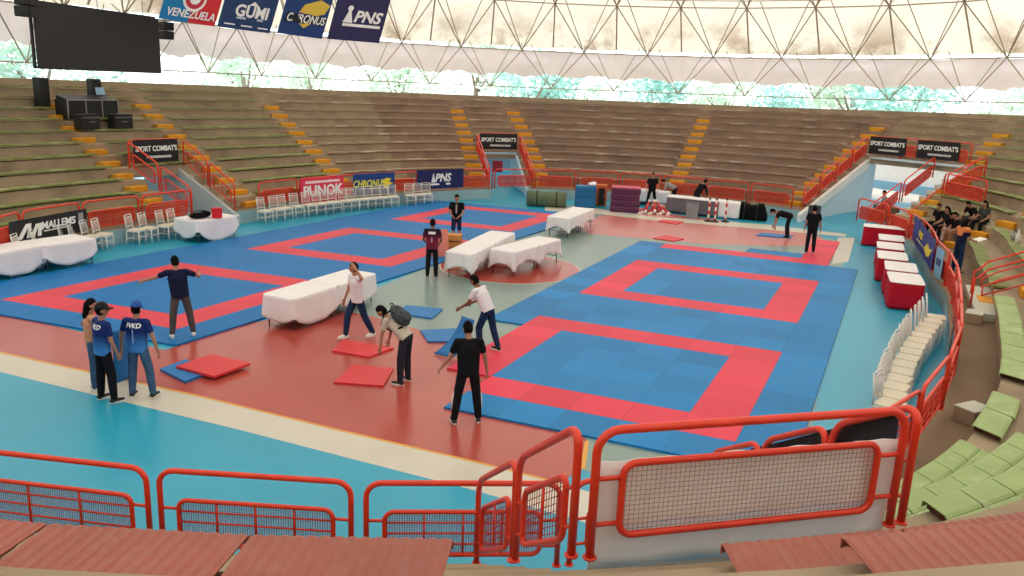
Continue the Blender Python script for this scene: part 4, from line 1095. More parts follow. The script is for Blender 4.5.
# ------------------------------------------------------------------ white spindle-back chairs
CH = WHITEP
def chair_parts():
    out = []
    m = MB(); m.bevbox((0, 0, .43), (.4, .4, .035), .015); m.tube([(-.17, -.17, .2), (.17, -.17, .2)], .011, 6); m.tube([(-.17, .17, .24), (.17, .17, .24)], .011, 6)
    for s in (-1, 1): m.tube([(s*.175, -.17, .22), (s*.175, .17, .22)], .011, 6)
    out.append(('seat', m.mesh('seat', CH)))
    m = MB(); m.bevbox((0, .01, .467), (.39, .39, .045), .02); out.append(('cushion', m.mesh('cushion', CREAM)))
    for sx in (-1, 1):
        m = MB(); m.tube([(sx*.18, .18, .43), (sx*.18, .185, .2), (sx*.178, .19, 0)], [.018, .016, .013], 7); out.append(('leg', m.mesh('leg', CH, True)))
        m = MB(); m.tube([(sx*.18, -.18, .45), (sx*.18, -.19, .2), (sx*.178, -.22, 0)], [.018, .016, .013], 7); out.append(('leg', m.mesh('leg', CH, True)))
    m = MB()
    for sx in (-1, 1): m.tube([(sx*.18, -.18, .42), (sx*.178, -.2, .7), (sx*.175, -.235, .93)], [.018, .016, .015], 7)
    for z, y in ((.93, -.235), (.86, -.224), (.56, -.188)): m.tube([(-.18, y, z), (0, y-.012, z+.006), (.18, y, z)], .014, 6)
    for i in range(6):
        x = -.125+.05*i; m.tube([(x, -.19, .56), (x, -.228, .88)], .008, 5)
    out.append(('backrest', m.mesh('backrest', CH, True))); return out
CHP = chair_parts()
def chair(p, face, label, grp):
    root = empty('spindle_chair', p, face-math.pi/2); tag(root, label, 'chair', grp)
    for nm, me in CHP: inst(me, nm, root)
    root.scale = (1.1, 1.1, 1.02); return root
def to_court(p): return math.atan2(CY-p.y, CX-p.x)
def chair_row(xs, lo, hi, off, grp, lab, jit=.06):
    rd = random.Random(len(xs)); seen = 0
    for i, x in enumerate(xs):
        p = ring_px(x, .45, lo, hi, off); p.z = 0; chair(p, to_court(p)+rd.uniform(-jit, jit), lab(i, len(xs)), grp)
nth = lambda i, n: ORD[i]
chair_row([3, 25, 44, 70, 80, 92, 103], 150, 200, -.4, 'white chairs behind the left tables', lambda i, n: 'white spindle chair behind the two left white tables, %s from the left' % ORD[i])
chair_row([136, 149, 166, 177], 150, 185, -.5, 'white chairs between the left tables', lambda i, n: 'white spindle chair left of the far-left entry table, %s from the left' % ORD[i])
chair_row([265, 277, 285, 297, 309, 319, 327, 335, 345, 353, 362, 370, 378, 386, 393], 95, 158, -.55, 'long row of white chairs at the far-left barrier', lambda i, n: 'white spindle chair in the long row along the far-left barrier, %s from the left' % ORD[i])
chair_row([410, 419, 427], 90, 125, -.5, 'three white chairs by the indigo banner', lambda i, n: 'white spindle chair under the indigo banner, %s of three' % ORD[i])
a, b = U(935, 320, .45), U(889, 408, .45); nC = 15
for i in range(nC):
    u = i/(nC-1); p = a.lerp(b, u); bow = math.sin(math.pi*u)*.12; d = (b-a).normalized(); nr = Vector((-d.y, d.x, 0))
    if nr.x > 0: nr = -nr
    p = p+nr*bow; p.z = 0
    chair(p, math.atan2(-nr.y, -nr.x)+.08*math.sin(i*2.1)-.25*(u-.5), 'white spindle chair of the packed line by the right barrier, %s from the far end' % ORD[i], 'packed line of white chairs').scale = (1.12, 1.12, 1.12)

# ------------------------------------------------------------------ equipment along the far edge of the court
GRN_ROLL = M('green_roll', (98, 110, 84), .8, .15, 3)
a, b = U(527, 205.5), U(566, 207.5); d = b-a; L = d.length; root = empty('carpet_roll', (a.x, a.y, 0), math.atan2(d.y, d.x)); tag(root, 'rolled-up grey-green floor covering lying right of the back doorway', 'roll')
m = MB(); R = .36; m.tube([(0, 0, R), (L, 0, R)], R, 22)
m.build('roll', GRN_ROLL, root, True)
m = MB(); sp = []
for i in range(70): q = i*.33; r = .05+.3*i/70; sp.append((-.012, r*math.cos(q), R+r*math.sin(q)))
m.tube(sp, .012, 4); m.build('spiral_edge', M('dark_edge', (60, 64, 52), .8), root)
m = MB()
for x in (L*.25, L*.75): m.tube([(x, (R+.01)*math.cos(q*.45), R+(R+.01)*math.sin(q*.45)) for q in range(14)], .02, 5, closed=True)
m.build('strap', BLACKC, root)
p = U(585, 207); root = empty('padded_block', (p.x, p.y, 0), -.1); tag(root, 'tall blue padded block with a white bundle on top, left of the orange doorway', 'padded block')
BLUP = M('blue_pad', (22, 104, 160), .5, .08, 2)
m = MB(); m.bevbox((0, 0, .52), (1.0, .7, 1.02), .05); m.build('pad', BLUP, root); m = MB(); m.box((0, -.356, .52), (.96, .012, .02)); m.box((0, -.356, .8), (.96, .012, .015)); m.build('seam', M('dark_seam', (14, 60, 96), .6), root)
root = empty('bundle', (p.x+.28, p.y, 1.03)); tag(root, 'white cloth bundle lying on the tall blue padded block', 'bundle'); m = MB(); m.ell((0, 0, .08), (.2, .22, .1)); m.ell((.09, .05, .12), (.12, .12, .09)); m.build('cloth', WHITE, root, True)
ORG = M('orange_board', (206, 92, 36), .55, .08, 2)
p = U(600, 207); root = empty('cabinet', (p.x, p.y+.6, 0), -.1); tag(root, 'orange cabinet with a black door beside the tall blue padded block', 'cabinet')
m = MB(); m.bevbox((0, 0, .52), (.7, .5, 1.0), .02); m.build('body', ORG, root); m = MB(); m.bevbox((.1, -.26, .48), (.3, .03, .8), .01); dr = m.build('door', BLACK, root); m = MB(); m.tube([(.2, -.28, .45), (.2, -.3, .45), (.2, -.3, .55), (.2, -.28, .55)], .01, 5); m.build('handle', METAL, dr)
PUR = M('purple_pad', (92, 40, 78), .5, .1, 2); PINK = M('pink_pad', (198, 60, 92), .5, .06, 2)
p = U(624, 211); 
for i in range(4):
    root = empty('crash_mat', (p.x+.03*(i % 2), p.y, i*.285), -.12+.02*(i % 2)); tag(root, 'purple crash mat, %s of the stack beside the red poles' % ('bottom one', 'second from the bottom', 'third from the bottom', 'pink-topped uppermost one')[i], 'crash mat', 'stack of crash mats')
    m = MB(); m.bevbox((0, 0, .14), (1.35, 1.1, .275), .05); m.build('pad', PUR, root)
    m = MB(); m.box((0, -.553, .14), (1.3, .01, .02)); m.build('seam', M('dark_seam_purple', (56, 22, 48), .6), root)
    if i == 3: m = MB(); m.bevbox((0, 0, .283), (1.33, 1.08, .02), .008); m.build('pink_top', PINK, root)
# long white and grey tables at the far edge
for (q, L, Wd, an, full, w_) in (((646, 204), 1.1, .8, -.3, .55, 'left of the man in black behind the poles'), ((659, 206), 1.0, .8, -.3, .5, 'right of the man in black behind the poles')):
    c = U(*q); table(c, an, L, Wd, 'folding table with a short white cloth, '+w_, 'tables at the far edge'); cloth(c, an, L+.02, Wd, 'white cloth on the far table '+w_, 'cloths at the far edge', mid=.66, cor=.5, seed=int(q[0]))
GREYC = M('grey_cloth', (112, 108, 116), .85, .06, 2)
for i, (q, L) in enumerate((((684, 213), 1.6), ((711, 216), 1.7), ((729, 218), .9))):
    c = U(*q); an = -.42
    table(c, an, L-.05, .75, 'folding table under a grey cloth, %s of three behind the striped posts' % ORD[i], 'tables at the far edge')
    cloth(c, an, L-.02, .76, 'grey hanging cloth, %s of three tables behind the striped posts' % ORD[i], 'cloths at the far edge', GREYC if i < 2 else WHITE, mid=.7, full=True, seed=80+i, amp=.02)
    if i < 2: cloth(c, an, L, .8, 'white runner over the grey cloth, %s table behind the striped posts' % ORD[i], 'cloths at the far edge', WHITE, h=.765, mid=.04, full=True, amp=0)
p = U(691.5, 218); root = empty('grey_bin', (p.x, p.y, 0), -.2); tag(root, 'square grey bin in front of the bending person in black', 'bin')
m = MB(); vs = [(-.24, -.24, 0), (.24, -.24, 0), (.24, .24, 0), (-.24, .24, 0), (-.28, -.28, .72), (.28, -.28, .72), (.28, .28, .72), (-.28, .28, .72)]; m.add(vs, [(3, 2, 1, 0), (0, 1, 5, 4), (1, 2, 6, 5), (2, 3, 7, 6), (3, 0, 4, 7)]); m.build('body', M('bin_grey', (136, 140, 148), .6), root)
m = MB(); m.tube([(-.29, -.29, .72), (.29, -.29, .72), (.29, .29, .72), (-.29, .29, .72)], .018, 5, closed=True); m.build('rim', M('bin_rim', (110, 114, 122), .6), root)
STR_R = M('post_red', (206, 44, 46), .5, .05, 4); STR_W = M('post_white', (234, 226, 222), .5, .04, 4)
def striped(root, L, horizontal=False):
    for k in range(6):
        m = MB(); m.cur = 0; z0, z1 = L*k/6, L*(k+1)/6
        m.lathe([(.045, z0), (.045, z1)], n=10); m.build('stripe', STR_R if k % 2 == 0 else STR_W, root, False)
for i, q in enumerate(((708, 221.5), (714.5, 222), (725, 222))):
    p = U(*q); root = empty('striped_post', (p.x, p.y, 0)); tag(root, 'upright red and white striped post with a black foot, %s of three' % ('leftmost', 'middle', 'rightmost')[i], 'post', 'striped posts standing')
    g = empty('pole', (0, 0, .05)); g.parent = root
    bpy.data.objects.remove(g)
    striped(root, 1.0)
    m = MB(); m.lathe([(.19, 0), (.19, .03), (.08, .07), (.05, .09)], n=16); m.build('foot', BLACK, root)
    m = MB(); m.lathe([(.05, .99), (.055, 1.02), (.03, 1.05)], n=10); m.build('cap', BLACK, root)
rd = random.Random(5); b0, b1 = U(639, 213.5), U(669, 214.5)
for i in range(11):
    u = (i+.5)/11; L = 1.15; far = b0.lerp(b1, .25+.5*u)+Vector((.1*rd.random(), .85, 0)); near = b0.lerp(b1, u)+Vector((0, rd.uniform(-.1, .1), 0)); lay = i % 3
    d = near-far; d.z = -.16*lay-.04; d.normalize()
    root = empty('pole', (far.x, far.y, .06+.09*lay+.14*lay)); root.rotation_euler = Vector((0, 0, 1)).rotation_difference(d).to_euler(); tag(root, 'red white-ended pole in the heap by the crash mats, %s from the left' % ORD[i], 'pole', 'heap of red poles')
    m = MB(); m.lathe([(.062, .2), (.062, L-.18)], n=9); m.build('shaft', STR_R, root, True)
    for z0, z1 in ((0, .2), (L-.18, L)):
        m = MB(); m.lathe([(.07, z0), (.07, z1)], n=9); m.build('end_sleeve', STR_W, root, True)
p = U(668, 211); root = empty('pole_bag', (p.x, p.y, 0), .2); tag(root, 'cream and red bag lying at the right end of the heap of poles', 'bag'); m = MB(); m.ell((0, 0, .16), (.5, .28, .17)); m.ell((.25, -.1, .2), (.2, .2, .14)); m.build('body', M('cream_bag', (206, 176, 158), .8, .1, 3), root, True); m = MB(); m.tube([(-.3, -.1, .28), (-.1, -.15, .4), (.15, -.15, .4), (.3, -.1, .28)], .018, 6); m.build('handle', STR_R, root, True)
p = U(662, 206); root = empty('stool', (p.x, p.y, 0)); tag(root, 'small pinkish stool behind the heap of red poles', 'stool')
m = MB(); m.bevbox((0, 0, .43), (.5, .4, .06), .02); m.build('seat', M('stool_pink', (206, 150, 140), .6), root)
for sx in (-1, 1):
    for sy in (-1, 1): m = MB(); m.tube([(sx*.18, sy*.13, .42), (sx*.23, sy*.18, 0)], .022, 6); m.build('leg', M('stool_pink', (206, 150, 140), .6), root, True)
a, b = U(737, 219), U(769, 222); d = b-a; root = empty('black_bundle', (a.x, a.y+.4, 0), math.atan2(d.y, d.x)); tag(root, 'long low black covered bundle by the far barrier, right of the striped posts', 'bundle'); L = d.length
m = MB(); vs = []; nx, na = 14, 12
for i in range(nx+1):
    u = i/nx; e_ = min(1, 6*u+.3, 6*(1-u)+.3)
    for j in range(na+1):
        q = math.pi*j/na; vs.append((L*u, -.45*math.cos(q)*(abs(math.cos(q))**-.35 if abs(math.cos(q)) > .05 else 1)*.9, (.72+.06*math.sin(u*9))*e_*math.sin(q)**.45 if math.sin(q) > 0.001 else 0))
m.add(vs, [(i*(na+1)+j, i*(na+1)+j+1, (i+1)*(na+1)+j+1, (i+1)*(na+1)+j) for i in range(nx) for j in range(na)]+[tuple(range(na+1)), tuple(range(nx*(na+1)+na, nx*(na+1)-1, -1))]); m.build('cover', BLACKC, root, True)
m = MB()
for x in (L*.3, L*.7): m.tube([(x, -.48, .02), (x, -.46, .6), (x, -.2, .78), (x, .2, .78), (x, .46, .6)], .015, 5)
m.build('strap', M('grey_strap', (60, 60, 62), .8), root)
# maroon sign and painted band inside the back doorway
def wall_sheet(e, dist, name, mat, z0, z1, ext=2.0, kind=True):
    a = Vector((e.a1.x, e.a1.y, 0)); b = Vector((e.b1.x, e.b1.y, 0)); out = ((a+b)/2-Vector((CX, CY, 0))).normalized()
    A = a+out*dist-(b-a).normalized()*ext; B = b+out*dist+(b-a).normalized()*ext
    m = MB(); d = B-A; m.box((0, 0, 0), (d.length, .2, z1-z0)); o = m.build(name, mat); o.location = ((A+B)/2)+Vector((0, 0, (z0+z1)/2)); o.rotation_euler = (0, 0, math.atan2(d.y, d.x)); tag(o, kind='structure'); return A, B, out
BW2 = M('blue_dado_paint', (120, 168, 196), .7, .04, 1)
A, B, out = wall_sheet(E_BACK, 11, 'wall_outer_back', WHITEP, -.5, 3.6, 5)
wall_sheet(E_BACK, 10.8, 'trim_dado_back', BW2, -.4, 1.0, 5)
wall_sheet(E_RIGHT, 11, 'wall_outer_right', WHITEP, -.5, 3.4, 7)
wall_sheet(E_RIGHT, 10.8, 'trim_dado_right', BW2, -.4, .5, 7)
wall_sheet(E_LEFT, 9, 'wall_outer_left', WHITEP, -.5, 3.6, 4)
c = AT(497.5, 166.5, 44.5); root = empty('sign', c, 0); tag(root, 'maroon square sign hanging inside the back doorway', 'sign')
m = MB(); m.bevbox((0, 0, 0), (.55, .04, .62), .008); m.build('board', M('maroon_sign', (140, 26, 52), .5), root); m = MB(); m.tube([(-.2, 0, .3), (-.2, 0, .75)], .008, 5); m.tube([(.2, 0, .3), (.2, 0, .75)], .008, 5); m.build('hanging_wire', METAL, root)
# sloping copings and parapet walls beside the entries
def parapet(p0, tl, k, toward, mat, drop, w=.16, cap=.42):
    P0 = Vector((p0.x, p0.y, .35)); P1 = pol(tl, rk(tl, k), zk(tl, k)-.15); d = P1-P0; side = Vector((-d.y, d.x, 0)).normalized()
    if side.dot(Vector((toward.x, toward.y, 0))-P0) < 0: side = -side
    m = MB(); vs = []
    for p, dz in ((P0, drop[0]), (P1, drop[1])):
        for sx, sz in ((-.02, -dz), (w-.02, -dz), (w-.02, 0), (-.02, 0)): vs.append(p+side*sx+Vector((0, 0, sz)))
    m.add(vs, [(3, 2, 1, 0), (4, 5, 6, 7)]+[(i, (i+1) % 4, 4+(i+1) % 4, 4+i) for i in range(4)]); o = m.build('trim_coping', mat); tag(o, kind='structure')
e = E_RIGHT; parapet(e.b0, theta(e.b1), 6, e.a0, WHITEP, (.42, .42))
e = E_LEFT; parapet(e.a0, theta(e.a1), 4, e.b0, GREYW, (.35, 1.9), .12)
e = E_BACK; parapet(e.a0, theta(e.a1), 4, e.b0, BLUEW, (.35, 1.5), .12); parapet(e.b0, theta(e.b1), 4, e.a0, BLUEW, (.35, 1.5), .12)
# hand rails up the passage of the wide right entry
mid = (E_RIGHT.a0*.95+E_RIGHT.b0*.05); ax = (E_RIGHT.a1-E_RIGHT.a0).normalized()
for i, off in enumerate((.5, 2.2)):
    for j in range(2):
        a = Vector((mid.x, mid.y, 0))+Vector((ax.x, ax.y, 0))*(1.2+2.4*j)+Vector((-ax.y, ax.x, 0))*(1.4-1.9*i); b = a+Vector((ax.x*2.2, ax.y*2.2, 1.05)); a.z = .55*j*2; b.z = a.z+1.05
        section(a, b, 'far', '%s red rail section rising inside the wide right entry, %s flight' % (('left', 'right')[i], ('lower', 'upper')[j]), 'rails inside the right entry')
m = MB()
for j in range(9):
    c = Vector((mid.x, mid.y, 0))+Vector((ax.x, ax.y, 0))*(1.3+.55*j)+Vector((-ax.y, ax.x, 0))*(-.1); m.box((c.x, c.y, .12+.12*j), (.56, 1.6, .24+.24*j), rz=math.atan2(ax.y, ax.x))
o = m.build('floor_entry_steps', M('entry_steps', (196, 192, 184), .8)); tag(o, kind='structure')
# brown wooden box where a person sits
p = U(886, 214, .3); root = empty('wooden_box', (p.x, p.y, 0), .2); tag(root, 'brown wooden box at the foot of the right entry rails', 'box')
WOOD = M('brown_wood', (132, 96, 66), .7, .15, 4)
m = MB(); m.bevbox((0, 0, .3), (1.0, .6, .58), .02); m.build('body', WOOD, root); m = MB(); m.bevbox((0, 0, .61), (1.06, .66, .04), .012); m.build('lid', WOOD, root)
# step blocks and white slabs at the right
SLAB = M('pale_slab', (196, 198, 186), .7, .06, 2)
t = -24; c = pol(t, rk(t, 1)-.42); root = empty('landing', (c.x, c.y, WALK), t*D2R); tag(root, 'pale landing slab at the foot of the red stair rails', 'step')
m = MB(); m.bevbox((.2, 0, .1), (.6, 3.4, .2), .015); m.build('slab', SLAB, root); m = MB(); m.box((-.11, 0, .06), (.03, 3.3, .12)); m.build('riser', CONC, root)
for (t, dr, lab) in ((-33, -.45, 'small concrete step block with a pale top beside the brown walkway'), (-62.3, -.27, 'small grey step block between the pale green benches past the bend')):
    c = pol(t, rk(t, 1)+dr); root = empty('step_block', (c.x, c.y, WALK), t*D2R); tag(root, lab, 'step', 'step blocks on the walkway')
    m = MB(); m.bevbox((0, 0, .12), (.36, .5, .24), .015); m.build('block', CONC, root); m = MB(); m.bevbox((0, 0, .25), (.37, .51, .02), .006); m.build('tread', SLAB, root)
# boards by the man with clasped hands
p = U(452, 262); root = empty('wooden_crate', (U(453, 250).x, U(453, 250).y, .0)); tag(root, 'small orange-brown crate in front of the man with clasped hands', 'crate')
q = U(452, 253); root.location = (q.x, q.y, 0); root.rotation_euler = (0, 0, -.2)
TAN = M('orange_wood', (206, 140, 70), .6, .1, 4)
for z in (.1, .32, .54):
    m = MB(); m.box((0, -.2, z), (.55, .02, .16)); m.box((0, .2, z), (.55, .02, .16)); m.box((-.28, 0, z), (.02, .42, .16)); m.box((.28, 0, z), (.02, .42, .16)); m.build('slats', TAN, root)
m = MB(); m.box((0, 0, .63), (.6, .44, .02)); m.build('lid', TAN, root)
q = U(441, 258); root = empty('board', (q.x, q.y, 0), .5); tag(root, 'salmon-coloured mat standing on edge beside the orange-brown crate', 'mat', 'mats being carried')
m = MB(); m.add([(-.3, 0, 0), (.3, 0, 0), (.3, .18, .9), (-.3, .18, .9), (-.3, .03, 0), (.3, .03, 0), (.3, .21, .9), (-.3, .21, .9)], [(0, 1, 2, 3), (7, 6, 5, 4), (0, 4, 5, 1), (1, 5, 6, 2), (2, 6, 7, 3), (3, 7, 4, 0)]); m.build('sheet', M('salmon_mat', (222, 132, 116), .6, .04, 2), root)

p = U(812.5, 226); root = empty('drum', (p.x, p.y, 0)); tag(root, 'dark grey drum standing at the foot of the white sloping coping, wide right entry', 'drum')
m = MB(); m.lathe([(.27, 0), (.28, .03), (.27, .06), (.27, .3), (.285, .32), (.27, .34), (.27, .6), (.285, .62), (.27, .64), (.27, .86), (.285, .88), (.285, .9)], n=24); m.build('body', M('drum_grey', (62, 66, 74), .5, .08, 3), root, True)
m = MB(); m.lathe([(.26, .9), (.26, .915), (.2, .92)], n=24); m.build('lid', BLACK, root)

# ------------------------------------------------------------------ people
SKINS = {'tan': M('skin_tan', (176, 126, 100), .55, .05, 8), 'brown': M('skin_brown', (132, 88, 66), .55, .05, 8), 'light': M('skin_light', (204, 158, 134), .55, .05, 8)}
HAIR = M('black_hair', (15, 12, 12), .85, .3, 40, spec=.12); EYE_M = M('eye_dark', (18, 14, 12), .3)
SOLE = M('shoe_white', (228, 226, 222), .5, .05); SHOEB = M('shoe_black', (24, 24, 26), .5, .1)
def rot_to(d):
    return Vector((0, 0, 1)).rotation_difference(Vector(d).normalized()).to_matrix()
def limb(m, a, b, ra, rb_, n=12, flat=None):
    """tapered rounded limb; flat=(side vector, factor) widens it along one direction"""
    a, b = Vector(a), Vector(b); d = b-a; L = d.length
    if L < 1e-5: return
    t = d/L
    if flat: s = Vector(flat[0]); s = (s-t*s.dot(t)).normalized(); k = flat[1]
    else: s = t.orthogonal().normalized(); k = 1
    u = t.cross(s)
    st_ = []
    for q in range(4): ang = math.pi/2*(1-q/4.0); st_.append((-ra*math.sin(ang), ra*math.cos(ang)))
    for q in range(1, 6): v = q/6; st_.append((L*v, ra+(rb_-ra)*v))
    st_.insert(4, (0, ra)); st_.append((L, rb_))
    for q in range(1, 5): ang = math.pi/2*q/4.0; st_.append((L+rb_*math.sin(ang), rb_*max(math.cos(ang), .02)))
    vs = []
    for (x, r) in st_:
        r = max(r, .002)
        for j in range(n):
            w_ = 2*math.pi*j/n; vs.append(a+t*x+s*(r*k*math.cos(w_))+u*(r*math.sin(w_)))
    k_ = len(st_); fs = [(i*n+j, i*n+(j+1) % n, (i+1)*n+(j+1) % n, (i+1)*n+j) for i in range(k_-1) for j in range(n)]
    fs += [tuple(range(n-1, -1, -1)), tuple(range((k_-1)*n, k_*n))]; m.add(vs, fs)
def fuse(m, name, mats, parent, vox, extra=None, smooth_it=3):
    """fuse overlapping solids into one continuous surface"""
    o = m.build('tmp', mats); r = o.modifiers.new('r', 'REMESH'); r.mode = 'VOXEL'; r.voxel_size = vox; r.use_smooth_shade = True
    s = o.modifiers.new('s', 'SMOOTH'); s.iterations = smooth_it; s.factor = .5
    dg = bpy.context.evaluated_depsgraph_get(); dg.update()
    me = bpy.data.meshes.new_from_object(o.evaluated_get(dg)); bpy.data.objects.remove(o)
    if extra is not None and extra.v:
        bm = bmesh.new(); bm.from_mesh(me); e = extra.mesh('x', mats); bm.from_mesh(e); bm.to_mesh(me); bm.free(); bpy.data.meshes.remove(e)
    me.name = name; me.materials.clear()
    for q in (mats if isinstance(mats, (list, tuple)) else [mats]): me.materials.append(q)
    me.polygons.foreach_set('use_smooth', [True]*len(me.polygons)); me.polygons.foreach_set('material_index', [0]*len(me.polygons))
    o = bpy.data.objects.new(name, me); COL.objects.link(o); o.parent = parent; return o
def nz(v): return Vector(v).normalized()
STAND = dict(lean=2, side=0, twist=0, head=(0, 0), la=((-.22, .02, -1), (-.12, .25, -1)), ra=((.22, .02, -1), (.12, .25, -1)), ll=((-.06, .03, -1), (-.04, -.05, -1)), rl=((.06, .03, -1), (.04, -.05, -1)))
def person(pos, face, H, label, top, bottom, shoes=SOLE, skin='tan', hair='short', pose=None, sleeve=.55, cap=None, fine=True, fem=False, group=None, top_long=False, sole=True, shorts=False, prints=()):
    P = dict(STAND); P.update(pose or {}); s = H/1.75; vox = .011 if fine else .016
    sk_ = SKINS[skin] if skin in SKINS else SKINS['tan']
    root = empty('person', pos, -face*D2R); tag(root, label, 'person', group)
    X = Vector((1, 0, 0)); l = P['lean']*D2R; sd = P['side']*D2R
    up = Vector((math.sin(sd), math.sin(l)*math.cos(sd), math.cos(l)*math.cos(sd)))
    tw = Matrix.Rotation(-P['twist']*D2R, 3, up)
    hw = .082*s; thL, shL = .43*s, .42*s
    rel = {}
    low = 1e9
    for q, sx in (('l', -1), ('r', 1)):
        a, b = P[q+'l']; hip = Vector((sx*hw, 0, 0)); kn = hip+nz(a)*thL; an = kn+nz(b)*shL; rel[q] = (hip, kn, an); low = min(low, an.z)
    zp = -low+.085*s
    off = (rel['l'][2]+rel['r'][2])/2 if 'anchor' not in P else Vector((0, 0, 0))
    pel = Vector((-off.x, -off.y, zp))
    if 'seat' in P: pel.z = P['seat']+.1*s
    chest = pel+up*(.34*s); neck = pel+up*(.50*s); fw = tw @ (X.cross(up)*-1); fw = up.cross(tw @ X)
    xs = tw @ X
    shw = (.185 if not fem else .165)*s
    J = {}
    for q, sx in (('l', -1), ('r', 1)):
        sh = pel+up*(.455*s)+xs*(sx*shw); a, b = P[q+'a']
        el = sh+(tw @ nz(a))*(.285*s); wr = el+(tw @ nz(b))*(.25*s); J[q] = (sh, el, wr, tw @ nz(b))
    hp, hy = P['head']; hdir = (Matrix.Rotation(-hy*D2R, 3, 'Z') @ Vector((0, math.cos(hp*D2R), -math.sin(hp*D2R)))) if hp is not None else fw
    hup = (Matrix.Rotation(-hy*D2R, 3, 'Z') @ Vector((0, math.sin(hp*D2R), math.cos(hp*D2R))))
    hup = (hup+up*.3).normalized(); hdir = (hdir-hup*hdir.dot(hup)).normalized(); hx = hdir.cross(hup)
    hc = neck+up*(.065*s)+hup*(.115*s)+hdir*.02*s
    HR_ = Matrix((hx, hdir, hup)).transposed()
    # --- body: one surface
    b = MB()
    b.ell(hc, (.074*s, .092*s, .112*s), R=HR_); b.ell(hc+HR_ @ Vector((0, .022, -.05))*s, (.056*s, .066*s, .066*s), R=HR_)
    b.ell(hc+HR_ @ Vector((0, .096, -.012))*s, (.014*s, .02*s, .03*s), R=HR_); b.ell(hc+HR_ @ Vector((0, .083, .03))*s, (.045*s, .016*s, .012*s), R=HR_)
    b.ell(hc+HR_ @ Vector((0, .084, -.058))*s, (.026*s, .012*s, .012*s), R=HR_)
    for sx in (-1, 1): b.ell(hc+HR_ @ Vector((sx*.077, -.004, -.01))*s, (.013*s, .024*s, .034*s), R=HR_)
    limb(b, neck-up*.05*s, hc-hup*.03*s, .058*s, .05*s)
    limb(b, pel+up*.03*s, chest, .105*s, .115*s, 14, (xs, 1.25)); limb(b, chest, neck-up*.06*s, .11*s, .075*s, 14, (xs, 1.5))
    ex = MB()
    for q, sx in (('l', -1), ('r', 1)):
        sh, el, wr, fd = J[q]
        limb(b, sh, el, .05*s, .038*s); limb(b, el, wr, .038*s, .026*s)
        pside = (fd.cross(fw) if fd.cross(fw).length > .2 else xs).normalized()
        # palm: broad across the direction of travel, thin toward the thigh
        thin = (xs*sx-fd*(xs*sx).dot(fd)); thin = thin.normalized() if thin.length > .1 else up.orthogonal()
        across = fd.cross(thin).normalized()
        if across.dot(fw) < 0: across = -across
        pc = wr+fd*.05*s; R = Matrix((across, thin, fd)).transposed()
        b.ell(pc, (.04*s, .016*s, .055*s), R=R); limb(b, wr, pc, .026*s, .02*s)
        for fi, (o_, fl_) in enumerate(((.028, .07), (.01, .08), (-.009, .076), (-.027, .06))):
            f0 = pc+across*o_*s+fd*.035*s; c1 = -thin
            f1 = f0+(fd+c1*.25).normalized()*fl_*.5*s; f2 = f1+(fd+c1*.9).normalized()*fl_*.5*s
            ex.tube([f0, f1, f2], [.0095*s, .0088*s, .006*s], 6)
        t0 = wr+fd*.03*s+across*.022*s; t1 = t0+(across*.8+fd*.6-thin*.2).normalized()*.035*s; t2 = t1+(fd+across*.25-thin*.3).normalized()*.03*s
        ex.tube([t0, t1, t2], [.012*s, .0105*s, .007*s], 6)
        hip, kn, an = [pel+v for v in rel[q]]
        limb(b, hip, kn, .078*s, .05*s); limb(b, kn, kn.lerp(an, .35), .05*s, .053*s); limb(b, kn.lerp(an, .35), an, .053*s, .034*s)
        ff = nz((P.get(q+'f', .12*sx), 1, 0)); limb(b, an-Vector((0, 0, .045*s)), an+ff*.13*s-Vector((0, 0, .055*s)), .033*s, .026*s)
    body = fuse(b, 'body', sk_, root, vox, ex)
    # --- eyes
    for sx in (-1, 1):
        m = MB(); m.ell(hc+HR_ @ Vector((sx*.031, .083, .008))*s, (.013*s, .008*s, .008*s), nu=8, nv=6, R=HR_); m.build('eye', EYE_M, root, True)
    # --- hair
    m = MB(); NU, NVv = 22, 12; vs = []; fs = []
    for i in range(NVv+1):
        for j in range(NU):
            a_, c_ = math.pi*.76*i/NVv, 2*math.pi*j/NU
            v = Vector((.083*math.sin(a_)*math.cos(c_), .1*math.sin(a_)*math.sin(c_)-.008, .122*math.cos(a_)+.006))
            if v.y > .015: v.z = max(v.z, .048+.25*(v.y-.015)); 
            if v.y > .05: v.y = min(v.y, .094)
            v *= 1+.035*math.sin(j*2.7+i*1.9)*math.sin(i*2.3+j*.9)
            vs.append(hc+HR_ @ v*s)
    fs = [(i*NU+j, (i+1)*NU+j, (i+1)*NU+(j+1) % NU, i*NU+(j+1) % NU) for i in range(NVv) for j in range(NU)]
    m.add(vs, fs)
    if hair in ('long', 'tied'):
        limb(m, hc+HR_ @ Vector((0, -.06, .0))*s, neck-up*(.1 if hair == 'long' else .02)*s-fw*.085*s, .07*s, .05*s, 10, (xs, 1.35))
        if hair == 'long':
            for sx in (-1, 1): limb(m, hc+HR_ @ Vector((sx*.07, -.02, .02))*s, neck+xs*sx*.08*s-up*.06*s-fw*.03*s, .03*s, .025*s, 8)
    if hair == 'bun': m.ell(hc+HR_ @ Vector((0, -.09, .075))*s, (.05*s, .045*s, .045*s), R=HR_)
    m.build('hair', HAIR, root, True)
